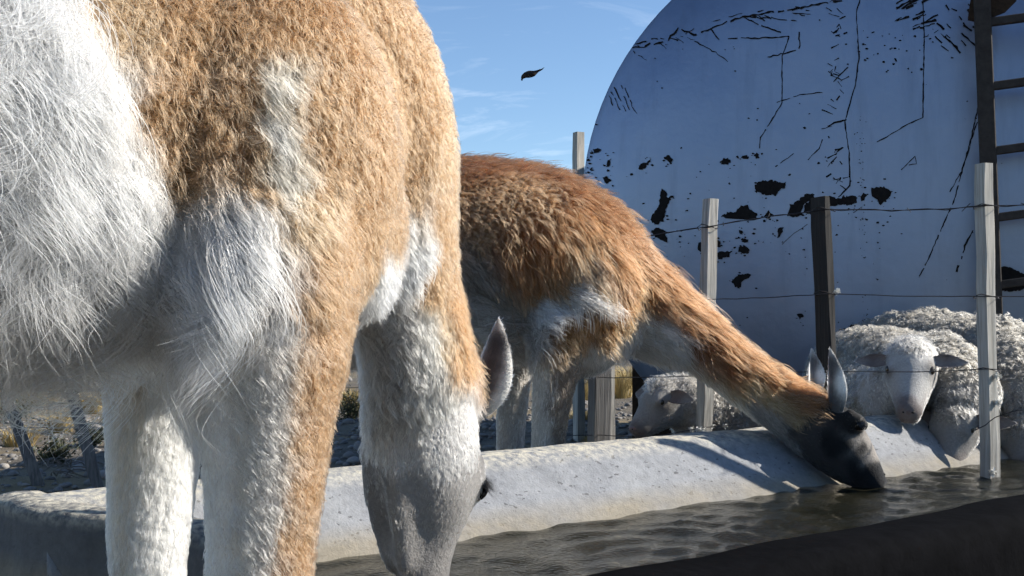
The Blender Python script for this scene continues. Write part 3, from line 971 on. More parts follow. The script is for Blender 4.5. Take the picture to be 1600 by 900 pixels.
# ================================================================== ANIMALS
def tube_rings(bm, rings, nseg=18):
    """rings: (centre, axis_a, axis_b) with axes as full half-extent vectors"""
    prev = None; first = last = None
    for (c, a, b) in rings:
        rg = [bm.verts.new(c + a * math.cos(2 * math.pi * i / nseg) + b * math.sin(2 * math.pi * i / nseg)) for i in range(nseg)]
        if prev:
            for i in range(nseg): bm.faces.new((prev[i], prev[(i + 1) % nseg], rg[(i + 1) % nseg], rg[i]))
        else: first = rg
        prev = rg
    bm.faces.new(first[::-1]); bm.faces.new(prev)

def tube_path(bm, pts, side, nseg=18, sub=4, cap=True):
    """pts: (x,y,z, ra, rb); ra along 'side', rb across; Catmull-Rom in between"""
    P = [np.array(p, float) for p in pts]
    P = [2 * P[0] - P[1]] + P + [2 * P[-1] - P[-2]]
    out = []
    for i in range(1, len(P) - 2):
        p0, p1, p2, p3 = P[i - 1], P[i], P[i + 1], P[i + 2]
        for k in range(sub):
            t = k / sub
            out.append(.5 * ((2 * p1) + (-p0 + p2) * t + (2 * p0 - 5 * p1 + 4 * p2 - p3) * t * t + (-p0 + 3 * p1 - 3 * p2 + p3) * t ** 3))
    out.append(P[-2])
    rings = []
    for i, q in enumerate(out):
        a = Vector(out[max(0, i - 1)][:3]); b = Vector(out[min(len(out) - 1, i + 1)][:3])
        ax = (b - a).normalized()
        s = Vector(side); s = (s - ax * s.dot(ax)).normalized(); u = ax.cross(s)
        rings.append((Vector(q[:3]), s * max(q[3], .004), u * max(q[4], .004)))
    if cap:
        c, a, b = rings[0]; ax = (rings[1][0] - c).normalized(); m = min(a.length, b.length)
        rings = [(c - ax * m * .55, a * .35, b * .35), (c - ax * m * .35, a * .75, b * .75)] + rings
        c, a, b = rings[-1]; ax = (c - rings[-2][0]).normalized(); m = min(a.length, b.length)
        rings = rings + [(c + ax * m * .35, a * .75, b * .75), (c + ax * m * .55, a * .35, b * .35)]
    tube_rings(bm, rings, nseg)

def ellipsoid(bm, c, ax, ay, az):
    n0 = len(bm.verts)
    g = bmesh.ops.create_icosphere(bm, subdivisions=3, radius=1)
    for v in g['verts']:
        v.co = Vector(c) + Vector(ax) * v.co.x + Vector(ay) * v.co.y + Vector(az) * v.co.z

def fuse(bm, voxel, smooth=6, name='body'):
    """one continuous skin from overlapping volumes"""
    bmesh.ops.recalc_face_normals(bm, faces=bm.faces[:])
    me = bpy.data.meshes.new('tmp'); bm.to_mesh(me); bm.free()
    o = bpy.data.objects.new('tmp', me); col.objects.link(o)
    r = o.modifiers.new('r', 'REMESH'); r.mode = 'VOXEL'; r.voxel_size = voxel
    s = o.modifiers.new('s', 'SMOOTH'); s.factor = .5; s.iterations = smooth
    dg = bpy.context.evaluated_depsgraph_get()
    out = bpy.data.meshes.new_from_object(o.evaluated_get(dg))
    out.name = name
    bpy.data.objects.remove(o); bpy.data.meshes.remove(me)
    out.polygons.foreach_set('use_smooth', [True] * len(out.polygons))
    return out

def arrays(me):
    nv = len(me.vertices)
    V = np.empty(nv * 3); me.vertices.foreach_get('co', V); V = V.reshape(-1, 3)
    me.calc_loop_triangles()
    T = np.empty(len(me.loop_triangles) * 3, int); me.loop_triangles.foreach_get('vertices', T); T = T.reshape(-1, 3)
    Nn = np.empty(nv * 3); me.vertices.foreach_get('normal', Nn); Nn = Nn.reshape(-1, 3)
    return V, T, Nn

class Coat:
    """coat guides: points on the skin with colour, strand length, lie, lift, curl; everything between is blended"""
    def __init__(s, me, warp=.02):
        s.warp = warp
        s.V, s.T, s.N = arrays(me)
        s.bvh = BVHTree.FromPolygons(s.V.tolist(), s.T.tolist())
        s.P = []; s.C = []; s.L = []; s.D = []; s.A = []
    def add(s, p, c, L, d, lift=.35, curl=.1, clump=.5):
        s.P.append(tuple(p)); s.C.append(c); s.L.append(L); s.D.append(tuple(Vector(d).normalized())); s.A.append((lift, curl, clump))
    def px(s, x, y, *a, **k):      # guide found by looking along a pixel onto the skin
        d = ray(x, y).normalized()
        h = s.bvh.ray_cast(CAM, d)
        if h[0] is None:
            best = None
            for t in np.linspace(.7, 3.2, 120):
                q = s.bvh.find_nearest(CAM + d * t)
                if best is None or q[3] < best[1]: best = (q[0], q[3])
            p = best[0]
        else: p = h[0]
        s.add(p, *a, **k)
    def blend(s, Q, seed=1):
        warp = s.warp
        P = np.array(s.P); C = np.array(s.C); L = np.array(s.L); D = np.array(s.D); A = np.array(s.A)
        out = [np.empty((len(Q), 3)), np.empty(len(Q)), np.empty((len(Q), 3)), np.empty((len(Q), 3))]
        W = Q + vnoise3(Q, 14, seed) * warp + vnoise3(Q, 40, seed + 9) * warp * .5
        for i in range(0, len(Q), 20000):
            d2 = ((W[i:i + 20000, None, :] - P[None]) ** 2).sum(2)
            w = 1 / (d2 + 1e-4) ** 2.5
            w /= w.sum(1, keepdims=True)
            out[0][i:i + 20000] = w @ C; out[1][i:i + 20000] = w @ L; out[2][i:i + 20000] = w @ D; out[3][i:i + 20000] = w @ A
        return out
    def paint(s, me):
        c, L, D, A = s.blend(s.V)
        a = me.color_attributes.new('col', 'FLOAT_COLOR', 'POINT')
        a.data.foreach_set('color', np.concatenate([c, np.ones((len(c), 1))], 1).astype(np.float32).ravel())
    def strands(s, name, n, K, mat, parent, rad=.0004, cell=.02, seed=1, lmul=1.0, freq=1.5, cvar=.22, keep_back=.3, minlen=0, near=None, lockvar=.55):
        g = np.random.default_rng(seed)
        V, T = s.V, s.T
        a, b, c = V[T[:, 0]], V[T[:, 1]], V[T[:, 2]]
        fn = np.cross(b - a, c - a); ar = np.linalg.norm(fn, axis=1)
        cen = (a + b + c) / 3
        rel = cen - np.array(CAM); dist = np.linalg.norm(rel, axis=1)
        nn = nrm(fn)
        if ((nn * s.N[T[:, 0]]).sum(1)).mean() < 0: nn = -nn
        facing = -(nn * rel).sum(1) / dist
        u = rel[:, 0] / np.maximum(rel[:, 1], 1e-3); v = rel[:, 2] / np.maximum(rel[:, 1], 1e-3)
        inside = (rel[:, 1] > .1) & (np.abs(u) < .60) & (v > -.40) & (v < .42)
        if minlen:
            ar = ar * (s.blend(cen, seed=seed)[1] > minlen)
        if near:      # only round a given point: close short hair of the face
            dn_ = np.linalg.norm(cen - np.array(near[0]), axis=1)
            ar = ar * np.clip((near[1] - dn_) / (near[1] * .35), 0, 1)
        wt = ar * np.where(facing > -.35, 1, keep_back) * np.where(inside, 1, .18)
        f = g.choice(len(T), n, p=wt / wt.sum())
        r1 = np.sqrt(g.random(n)); r2 = g.random(n)
        w0, w1, w2 = 1 - r1, r1 * (1 - r2), r1 * r2
        p = a[f] * w0[:, None] + b[f] * w1[:, None] + c[f] * w2[:, None]
        nv = nrm(s.N[T[f, 0]] * w0[:, None] + s.N[T[f, 1]] * w1[:, None] + s.N[T[f, 2]] * w2[:, None])
        C, L, D, A = s.blend(p, seed=seed)
        # locks: warped cells
        q = p + vnoise3(p, 26, seed + 2) * cell * .9 + g.normal(0, cell * .16, p.shape)
        cid = np.floor(q / cell).astype(np.int64)
        _, inv = np.unique(cid[:, 0] * 73856093 ^ cid[:, 1] * 19349663 ^ cid[:, 2] * 83492791, return_inverse=True)
        m = inv.max() + 1; cnt = np.bincount(inv, minlength=m)
        lockr = g.random((m, 6))
        lift, curl, clump = A[:, 0], A[:, 1], A[:, 2]
        L = L * lmul * g.uniform(.55, 1.1, n) * (1 - lockvar * .55 + lockvar * 1.1 * lockr[inv, 0])
        D = D + vnoise3(p, 9, seed + 4) * .30 + (lockr[inv, 1:4] - .5) * lockvar + g.normal(0, .12, p.shape)
        t = nrm(D - nv * (D * nv).sum(1)[:, None])
        d0 = nrm(nv * lift[:, None] + t * (1 - lift[:, None]))
        e1 = nrm(np.cross(d0, nv) + 1e-4); e2 = np.cross(d0, e1)
        ph = lockr[inv, 4] * 6.28 + g.normal(0, .5, n)
        fr = freq * (.6 + .8 * lockr[inv, 5])
        S = np.linspace(0, 1, K)
        X = np.empty((n, K, 3))
        down = np.array([0, 0, -1.0])
        for k, sv in enumerate(S):
            amp = (curl * L * sv)[:, None]
            X[:, k] = p - nv * .002 + (L * sv)[:, None] * d0 + (L * sv * sv * .35)[:, None] * (t + down * .5 - nv * .25) \
                + amp * (e1 * np.sin(6.283 * fr * sv + ph)[:, None] + e2 * np.cos(6.283 * fr * sv + ph)[:, None] * .7)
        for k, sv in enumerate(S[1:], 1):
            cc = np.stack([np.bincount(inv, X[:, k, j], m) for j in range(3)], 1) / cnt[:, None]
            wv = (clump * sv ** .8)[:, None]
            X[:, k] = X[:, k] * (1 - wv) + cc[inv] * wv
        C = C * (1 + (g.random((n, 1)) - .5) * cvar * 2) * (1 + (lockr[inv, 0:1] - .5) * cvar)
        C = np.clip(C, .004, .93)
        cu = bpy.data.hair_curves.new(name)
        cu.add_curves([K] * n)
        cu.attributes['position'].data.foreach_set('vector', X.astype(np.float32).ravel())
        R = np.tile(np.concatenate([np.linspace(1, .8, K - 1), [.25]]), n) * rad * np.repeat(g.uniform(.7, 1.3, n), K)
        ra = cu.attributes.get('radius') or cu.attributes.new('radius', 'FLOAT', 'POINT')
        ra.data.foreach_set('value', R.astype(np.float32))
        ca = cu.attributes.new('col', 'FLOAT_COLOR', 'CURVE')
        ca.data.foreach_set('color', np.concatenate([C, np.ones((n, 1))], 1).astype(np.float32).ravel())
        cu.materials.append(mat)
        o = bpy.data.objects.new(name, cu)
        col.objects.link(o)
        o.parent = parent
        o.matrix_parent_inverse = Matrix.Translation(-Vector(parent.location))
        return o

def ear_mesh(base, tip, open_dir, width, cup=.5, bend=.0, nu=14, nv=9, thick=.0035):
    """pointed leaf-shaped ear; open_dir is where the hollow faces; bend curves it sideways"""
    ax = (tip - base); L = ax.length; ax.normalize()
    o = Vector(open_dir); o = (o - ax * o.dot(ax)).normalized(); s = ax.cross(o)
    bm = bmesh.new(); front = []; back = []
    for i in range(nu + 1):
        t = i / nu
        w = width * .5 * ((.55 + .45 * math.sin(t / .45 * math.pi / 2)) if t < .45 else max(0.0, 1 - ((t - .45) / .55) ** 2.0) ** .75)
        w = max(w, .0015)
        rowf = []; rowb = []
        for j in range(nv):
            u = j / (nv - 1) * 2 - 1
            ang = u * cup * math.pi * .5 * (1 - .5 * t)
            c = base + ax * (L * t) + s * (bend * math.sin(t * math.pi) * L)
            pt = c + s * (w * math.sin(ang) / max(.3, math.sin(cup * math.pi * .5))) + o * (w * (1 - math.cos(ang)) * 1.1)
            rowf.append(bm.verts.new(pt)); rowb.append(bm.verts.new(pt - o * thick * (1 - abs(u) * .75)))
        front.append(rowf); back.append(rowb)
    for i in range(nu):
        for j in range(nv - 1):
            bm.faces.new((front[i][j], front[i][j + 1], front[i + 1][j + 1], front[i + 1][j]))
            bm.faces.new((back[i][j + 1], back[i][j], back[i + 1][j], back[i + 1][j + 1]))
        bm.faces.new((front[i][0], front[i + 1][0], back[i + 1][0], back[i][0]))
        bm.faces.new((front[i][-1], back[i][-1], back[i + 1][-1], front[i + 1][-1]))
    bmesh.ops.recalc_face_normals(bm, faces=bm.faces[:])
    return bm_mesh('ear', bm, True)

def sphere_mesh(name, c, r, sx=1, sy=1, sz=1):
    bm = bmesh.new()
    bmesh.ops.create_uvsphere(bm, u_segments=16, v_segments=10, radius=1)
    for v in bm.verts: v.co = Vector(c) + Vector((v.co.x * r * sx, v.co.y * r * sy, v.co.z * r * sz))
    return bm_mesh(name, bm, True)

def hoof_mesh(c, hd, r):
    bm = bmesh.new()
    s = Vector((-hd.y, hd.x, 0))
    for sg in (-1, 1):
        tube_rings(bm, [(c + s * sg * r * .42 + Vector((0, 0, r * 1.5)) - hd * r * .3, hd * r * .75, s * r * .42),
                        (c + s * sg * r * .45 + Vector((0, 0, r * .7)) + hd * r * .1, hd * r * .95, s * r * .45),
                        (c + s * sg * r * .48 + Vector((0, 0, r * .05)) + hd * r * .35, hd * r * 1.1, s * r * .46)], 10)
    bmesh.ops.recalc_face_normals(bm, faces=bm.faces[:])
    return bm_mesh('hoof', bm, True)

def lash_mesh(c, out, r, n=30, L=.03):
    bm = bmesh.new()
    o = Vector(out).normalized()
    s0 = o.cross(Vector((0, 0, 1))).normalized()
    for i in range(n):
        b = c + s0 * random.uniform(-r, r) + Vector((0, 0, random.uniform(-.2, .4) * r))
        d = (o + Vector((random.uniform(-.3, .3), random.uniform(-.3, .3), random.uniform(-.9, -.1)))).normalized() * L * random.uniform(.6, 1)
        s = d.cross(Vector((0, 0, 1))).normalized() * .0007
        v = [bm.verts.new(q) for q in (b - s, b + s, b + d * .6 + s * .7 + Vector((0, 0, -.002)), b + d * .6 - s * .7 + Vector((0, 0, -.002)), b + d + Vector((0, 0, -.005)))]
        bm.faces.new((v[0], v[1], v[2], v[3])); bm.faces.new((v[3], v[2], v[4]))
    return bm_mesh('eyelashes', bm)

TAN = (.255, .142, .074); PALE = (.36, .22, .125); WHITE = (.88, .85, .79); CREAM = (.72, .63, .51)
GREY = (.25, .235, .22); LGREY = (.44, .41, .38); DGREY = (.10, .095, .095); BROWN = (.125, .053, .024); RBROWN = (.18, .075, .032); BLACK = (.02, .02, .022)

# ---------------------------------------------------------------- big guanaco beside the camera
def guanaco_near():
    O = Vector((-.34, 1.22, 0)); H = Vector((.81, .58, 0)).normalized(); R = Vector((H.y, -H.x, 0))
    def L(f, r, z): return O + H * f + R * r + Vector((0, 0, z))
    def pt(f, r, z, a, b): q = L(f, r, z); return (q.x, q.y, q.z, a, b)
    root = empty('guanaco', L(-.3, 0, 0))
    tag(root, 'large guanaco with shaggy white belly and tan shoulder, head lowered into the trough end', 'guanaco', 'guanacos drinking at the trough')
    bm = bmesh.new()
    tube_path(bm, [pt(-1.02, 0, .90, .10, .12), pt(-.92, 0, .91, .18, .20), pt(-.65, 0, .91, .205, .225), pt(-.35, 0, .905, .205, .235), pt(-.08, 0, .91, .185, .235), pt(.08, 0, .92, .15, .21), pt(.17, 0, .92, .10, .15)], R)
    tube_path(bm, [pt(-.06, 0, 1.02, .12, .16), pt(.06, -.01, 1.035, .12, .155), pt(.16, -.025, .995, .11, .134), pt(.218, -.04, .91, .095, .118), pt(.25, -.05, .81, .080, .095), pt(.29, -.055, .69, .058, .072), pt(.322, -.075, .60, .062, .075)], R)
    # head hangs straight down, throat turned to the camera
    tube_path(bm, [pt(.31, -.07, .63, .058, .068), pt(.33, -.088, .56, .066, .078), pt(.342, -.095, .50, .067, .078), pt(.348, -.097, .445, .058, .066), pt(.345, -.098, .385, .036, .043), pt(.342, -.098, .335, .030, .036), pt(.34, -.098, .295, .028, .033)], R)
    for sg in (-1, 1):      # jaw branches, brow ridge, lip
        tube_path(bm, [pt(.280, -.097 + sg * .034, .53, .016, .02), pt(.284, -.098 + sg * .031, .45, .015, .018), pt(.302, -.098 + sg * .018, .36, .012, .014)], R, 10)
        if sg < 0: ellipsoid(bm, L(.378, -.097 + sg * .052, .475), H * .024, R * .014, Vector((0, 0, .035)))
        else: ellipsoid(bm, at(738, 742, 1.52), (.022, 0, 0), (0, .022, 0), (0, 0, .040))
        ellipsoid(bm, L(.35, -.098 + sg * .018, .305), H * .03, R * .02, Vector((0, 0, .03)))
        # shoulders and legs
        ellipsoid(bm, L(.02, sg * .13, .86), H * .14, R * .075, Vector((0, 0, .20)))
        ellipsoid(bm, L(.10, sg * .07, .80), H * .10, R * .08, Vector((0, 0, .12)))
        x = .172 if sg > 0 else -.166
        tube_path(bm, [pt(.01, sg * .14, .80, .075, .10), pt(.005, x, .68, .066, .078), pt(.0, x, .60, .056, .064), pt(-.005, x, .50, .048, .053), pt(-.01, x, .40, .042, .046), pt(.0, x, .34, .034, .038), pt(-.01, x, .22, .024, .027), pt(-.01, x, .10, .025, .03), pt(.015, x, .035, .03, .035)], R, 16)
        ellipsoid(bm, L(-.82, sg * .12, .82), H * .17, R * .08, Vector((0, 0, .22)))
        tube_path(bm, [pt(-.80, sg * .14, .72, .08, .12), pt(-.78, sg * .15, .58, .055, .08), pt(-.86, sg * .15, .44, .035, .045), pt(-.88, sg * .15, .36, .028, .033), pt(-.84, sg * .15, .18, .022, .026), pt(-.82, sg * .15, .09, .024, .028), pt(-.80, sg * .15, .035, .03, .035)], R, 16)
    me = fuse(bm, .010, 7)
    body = link('body', me, M['skin'], root)
    c = Coat(me)
    fl = -H * .6 + Vector((0, 0, -.8)); dn = Vector((0, 0, -1)); bk = (-H + Vector((0, 0, -.5)))
    # upper flank: tan
    for (x, y) in ((190, 20), (280, 60), (360, 20), (250, 170), (330, 200), (400, 150), (420, 60), (300, 260)): c.px(x, y, TAN if x > 230 else PALE, .022, fl, .6, .3, .25)
    for (x, y) in ((470, 20), (540, 60), (600, 20), (560, 150), (630, 120), (520, 220), (600, 260), (560, 330), (650, 250), (620, 340), (530, 400), (550, 440), (680, 180), (640, 60)): c.px(x, y, TAN, .018, dn + H * -.25, .55, .22, .12)
    for (x, y) in ((690, 290), (700, 380), (700, 220), (690, 120), (712, 330)): c.px(x, y, PALE, .018, dn + H * -.1, .6, .2, .12)
    # white flank, brisket and the pale fold behind the shoulder
    for (x, y) in ((10, 20), (80, 30), (40, 120), (110, 120), (20, 250), (100, 250), (170, 300), (60, 380), (160, 400), (240, 380), (300, 400), (120, 480), (20, 480), (200, 480)): c.px(x, y, WHITE, .062, dn + H * -.2 + R * .3, .5, .35, .30)
    for (x, y) in ((350, 340), (390, 330), (330, 430), (270, 470), (370, 390)): c.px(x, y, WHITE, .075, dn, .35, .25, .6)
    for (x, y) in ((460, 110), (447, 180), (452, 240)): c.px(x, y, (.62, .50, .37) if y != 180 else CREAM, .036, dn + H * .05, .4, .25, .35)
    for (x, y) in ((500, 130), (495, 190), (490, 250), (410, 200), (425, 130), (395, 260)): c.px(x, y, TAN, .022, dn, .5, .25, .2)
    for (x, y) in ((480, 300), (500, 360), (500, 430)): c.px(x, y, TAN if y > 350 else PALE, .036, dn + H * .1, .4, .2, .4)
    for (x, y) in ((420, 400), (440, 450), (400, 440)): c.px(x, y, GREY, .03, dn, .4, .2, .4)
    for (x, y) in ((622, 402), (645, 366), (602, 432)): c.px(x, y, WHITE, .028, dn + H * .2, .5, .15, .15)
    for (x, y) in ((702, 400), (706, 350), (698, 440), (575, 420), (585, 375), (610, 345), (645, 315), (685, 420), (700, 300), (672, 385), (685, 345), (670, 430), (712, 375)): c.px(x, y, TAN, .018, dn, .55, .15, .15)
    # legs
    for y in (500, 580, 660, 740, 820, 880):
        xr = 560 - (y - 450) * .17
        c.px(xr - 18, y, TAN, .015, dn, .45, .2, .2); c.px(xr - 45, y, TAN, .015, dn, .45, .2, .2)
        c.px(330 + 8, y, WHITE, .014, dn, .35, .2, .15); c.px(385, y, CREAM, .016, dn, .4, .25, .25); c.px((385 + xr) / 2 - 15, y, (.55, .50, .45), .018, dn, .4, .25, .3)
        c.px(175 + (y - 500) * .05, y, CREAM, .016, dn, .3, .1, .3); c.px(230, y, WHITE, .016, dn, .3, .1, .3); c.px(290, y, WHITE, .016, dn, .3, .1, .3)
    # neck and head
    for y in (460, 520, 580, 640): 
        c.px(585, y, LGREY, .018, dn, .45, .2, .35); c.px(630, y, LGREY, .02, dn, .45, .25, .4); c.px(672, y, CREAM, .018, dn, .4, .1, .3)
    for (x, y) in ((725, 440), (722, 500), (718, 560), (715, 470)): c.px(x, y, (.24, .11, .048), .022, dn, .6, .1, .3)
    for (x, y) in ((703, 470), (701, 530)): c.px(x, y, PALE, .02, dn, .3, .1, .3)
    for (x, y) in ((600, 680), (640, 690)): c.px(x, y, LGREY, .011, dn, .3, .1, .35)
    for (x, y) in ((690, 670), (725, 650), (722, 710), (738, 690), (700, 720)): c.px(x, y, (.46, .44, .42), .011, dn, .25, .1, .35)  # sunlit cheek painted lighter into the coat
    for (x, y) in ((590, 740), (640, 760), (690, 780), (600, 800), (650, 830), (700, 830), (740, 730), (660, 870), (620, 870)): c.px(x, y, (.19, .18, .175) if x <= 600 else GREY, .007, dn, .25, .05, .2)  # outer jaw painted darker to stand in for shade
    for (f, r_, z) in ((.05, 0, 1.14), (.16, -.02, 1.08), (.25, -.03, .99), (.31, -.04, .90), (.335, -.05, .82)): c.add(L(f, r_, z), TAN, .02, dn, .55, .15, .15); c.add(L(f - .04, r_ - .1, z - .05), TAN, .02, dn, .55, .15, .15); c.add(L(f - .015, r_ + .06, z - .03), TAN, .02, dn, .55, .15, .15)
    for (f, z) in ((.35, .76), (.365, .70), (.385, .64)): c.add(L(f, -.06, z), (.24, .11, .048), .03, dn, .6, .1, .3)
    # unseen side and back
    for f in (-.9, -.6, -.3, 0.0):
        c.add(L(f, 0, 1.15), BROWN, .04, bk, .4, .2, .5); c.add(L(f, -.2, .95), TAN, .03, bk, .4, .2, .5); c.add(L(f, 0, .68), WHITE, .06, dn, .4, .25, .55)
        c.add(L(f, -.18, .75), WHITE, .05, dn, .4, .25, .55)
        if f < -.4: c.add(L(f, .2, .95), TAN, .03, bk, .4, .2, .5); c.add(L(f, .18, .76), WHITE, .06, dn, .4, .25, .5)
    for z in (.55, .35, .15):
        for sg in (-1, 1): c.add(L(-.82, sg * .15, z), CREAM, .012, dn, .25, .1, .3)
    for sg in (-1, 1): c.add(L(0, sg * .17, .2), CREAM, .01, dn, .25, .1, .3)
    c.add(L(.40, -.1, .5), DGREY, .008, dn, .2, .05, .2); c.add(L(.37, -.1, .36), DGREY, .006, dn, .2, .05, .2)
    c.paint(me)
    c.strands('fur', 430000, 6, M['fur'], root, .00027, .006, 3, freq=1.6, lockvar=.30, cvar=.16)
    c.strands('underwool', 130000, 5, M['fur'], root, .00027, .010, 33, lmul=.42, freq=2.0, minlen=.03, cvar=.12)
    c.strands('long_hair', 15000, 9, M['fur'], root, .00022, .030, 13, lmul=1.5, freq=1.1, minlen=.045)
    c.strands('face_hair', 45000, 5, M['fur'], root, .00026, .005, 23, lmul=1.1, cvar=.35, near=(L(.33, -.09, .48), .22))
    # ears
    def ear(base, tip, od, w, bend):
        m = ear_mesh(base, tip, od, w, .75, bend)
        e = link('ear', m, M['skin'], root)
        cc = Coat(m, .003); mid = base.lerp(tip, .5); n_ = Vector(od).normalized()
        d = (tip - base).normalized()
        cc.add(mid + n_ * .02, LGREY, .010, d, .3, .05, .2)
        s = d.cross(n_); lb = bend * (tip - base).length; mid = mid + s * lb
        for t in (.2, .4, .6, .8):
            for k in (-.25, 0, .25): cc.add(base.lerp(tip, t) + s * (lb * math.sin(t * math.pi) + k * w) - n_ * .012, (.055, .05, .05), .004, d, .12, .05, .2)
        cc.add(base - n_ * .01, GREY, .014, d, .35, .05, .2)
        s = d.cross(n_)
        for k in (-1, 1):
            for t in (.2, .45, .7): cc.add(base.lerp(tip, t) + s * (lb * math.sin(t * math.pi) + k * w * .55) + n_ * .012, WHITE, .006, d + s * k, .4, .05, .2)
        cc.add(tip, LGREY, .006, d, .3, .05, .2)
        cc.paint(m)
        f = cc.strands('ear_fur', 5000, 5, M['fur'], root, .0003, .006, 5)
        return e
    b1 = at(722, 650, 1.535); t1 = at(780, 498, 1.54)
    ear(b1, t1, (.62, .75, 0), .078, -.10)
    b2 = L(.375, -.15, .60); t2 = b2 + Vector((-.03, .07, .135))
    ear(b2, t2, (-.1, .9, 0), .055, .08)
    # eyes
    for sg, p in ((1, at(757, 762, 1.525)), (-1, L(.385, -.155, .455))):
        e = link('eye', sphere_mesh('eye', p - Vector((.013, 0, 0)) * sg, .019), M['eye'], root)
        lm = lash_mesh(p - Vector((.006, 0, -.010)) * 1, (R * sg * .6 + H * .7), .018, 170, .030)
        lo = bpy.data.objects.new('eyelashes', lm); lm.materials.append(M['lash']); col.objects.link(lo); lo.parent = e
        pass
    for f, r in ((.02, .172), (.02, -.166), (-.79, .15), (-.79, -.15)):
        link('hoof', hoof_mesh(L(f, r, 0), H, .034), M['hoof'], root)
    # tail
    bm = bmesh.new()
    tube_path(bm, [pt(-1.05, 0, 1.0, .04, .035), pt(-1.12, 0, .96, .04, .04), pt(-1.15, 0, .86, .04, .04), pt(-1.14, 0, .78, .02, .02)], R, 12)
    tm = fuse(bm, .012, 3, 'tail')
    tc = Coat(tm); tc.add(L(-1.1, 0, .9), BROWN, .05, dn, .4, .2, .5); tc.paint(tm)
    link('tail', tm, M['skin'], root)
guanaco_near()

# ---------------------------------------------------------------- guanaco on the far side, reaching over the wall
def guanaco_far():
    root = empty('guanaco', (-.15, 2.75, 0))
    tag(root, 'reddish brown guanaco with dark grey face reaching over the trough wall to drink', 'guanaco', 'guanacos drinking at the trough')
    S = Vector((0, -1, 0))
    def ring(t, b, Y, w):
        p = at(*t, Y); q = at(*b, Y); c = (p + q) / 2
        return (c, S * w, (p - q) / 2)
    def tube(bm, defs, sub=4, nseg=22):
        A = np.array([[*t, *b, Y, w] for (t, b, Y, w) in defs], float)
        P = np.concatenate([[2 * A[0] - A[1]], A, [2 * A[-1] - A[-2]]])
        rings = []
        for i in range(1, len(P) - 2):
            for k in range(sub):
                t = k / sub; p0, p1, p2, p3 = P[i - 1], P[i], P[i + 1], P[i + 2]
                q = .5 * ((2 * p1) + (-p0 + p2) * t + (2 * p0 - 5 * p1 + 4 * p2 - p3) * t * t + (-p0 + 3 * p1 - 3 * p2 + p3) * t ** 3)
                rings.append(ring((q[0], q[1]), (q[2], q[3]), q[4], q[5]))
        q = P[-2]; rings.append(ring((q[0], q[1]), (q[2], q[3]), q[4], q[5]))
        tube_rings(bm, rings, nseg)
    bm = bmesh.new()
    tube(bm, [((300, 380), (300, 480), 2.88, .05), ((330, 310), (330, 520), 2.87, .14), ((420, 262), (420, 545), 2.85, .20), ((560, 250), (560, 552), 2.82, .22), ((725, 256), (725, 545), 2.78, .215), ((860, 275), (845, 540), 2.75, .19), ((945, 318), (910, 535), 2.73, .15),
              ((1005, 385), (965, 538), 2.71, .105), ((1075, 455), (1035, 555), 2.69, .085), ((1145, 520), (1098, 592), 2.66, .072), ((1205, 570), (1160, 640), 2.63, .066), ((1252, 603), (1212, 680), 2.61, .062), ((1285, 622), (1243, 708), 2.59, .060)])
    tube(bm, [((1262, 612), (1225, 690), 2.60, .055), ((1290, 620), (1245, 706), 2.59, .062), ((1326, 638), (1275, 732), 2.575, .060), ((1352, 672), (1303, 750), 2.565, .046), ((1370, 708), (1330, 761), 2.56, .037), ((1381, 738), (1352, 768), 2.56, .031), ((1387, 752), (1368, 770), 2.56, .02)])
    ellipsoid(bm, at(1336, 656, 2.522), (.030, 0, -.02), (0, .013, 0), (.010, 0, .018))
    ellipsoid(bm, at(1336, 656, 2.625), (.030, 0, -.02), (0, .013, 0), (.010, 0, .018))
    ellipsoid(bm, at(1290, 700, 2.57), (.04, 0, -.03), (0, .05, 0), (.02, 0, .03))
    # shoulder and legs
    ellipsoid(bm, at(905, 470, 2.62), (.14, 0, .05), (0, .07, 0), (-.04, 0, .17))
    def leg(pts, Y, ax=.036):
        q = []
        for (x, y, w, d) in pts:
            p = at(x, y, Y); q.append((p.x, p.y, p.z, d, w))
        tube_path(bm, q, (0, 1, 0), 16)
    leg([(880, 490, .080, .06), (872, 560, .060, .055), (862, 630, .046, .045), (856, 700, .040, .04), (853, 775, .034, .034), (850, 850, .024, .024), (850, 915, .026, .026), (855, 945, .03, .03)], 2.60)
    leg([(820, 500, .070, .05), (806, 570, .048, .045), (800, 640, .040, .04), (797, 705, .036, .036), (795, 760, .032, .032), (793, 830, .023, .023), (793, 880, .025, .025), (796, 907, .03, .03)], 2.88)
    for Y, x in ((2.70, 425), (2.98, 455)):
        leg([(x - 20, 480, .12, .07), (x + 5, 560, .08, .05), (x - 35, 660, .045, .035), (x - 45, 720, .033, .03), (x - 25, 810, .026, .024), (x - 15, 880, .026, .026), (x - 5, 490 + .667 * F / Y, .03, .03)], Y)
    me = fuse(bm, .010, 5)
    link('body', me, M['skin'], root)
    c = Coat(me)
    sw = Vector((.75, 0, -.75)); sw2 = Vector((.45, 0, -.9)); dn = Vector((0, 0, -1)); nk = Vector((.72, 0, -.70))
    for (x, y) in ((735, 262), (790, 262), (850, 275), (905, 300), (950, 330)): c.px(x, y, BROWN, .05, Vector((1, -.2, -.1)), .55, .15, .4)
    for (x, y) in ((740, 310), (790, 320), (840, 310), (760, 350)): c.px(x, y, (.25, .14, .075), .03, sw2, .6, .35, .65)
    for (x, y) in ((800, 370), (850, 360), (900, 360), (950, 380), (870, 410), (920, 420), (800, 410), (960, 430), (900, 330)): c.px(x, y, RBROWN if (x + y) % 20 else TAN, .075, sw2, .28, .10, .60)
    for (x, y) in ((740, 420), (760, 450), (780, 440)): c.px(x, y, (.17, .15, .13), .04, sw2, .4, .2, .4)
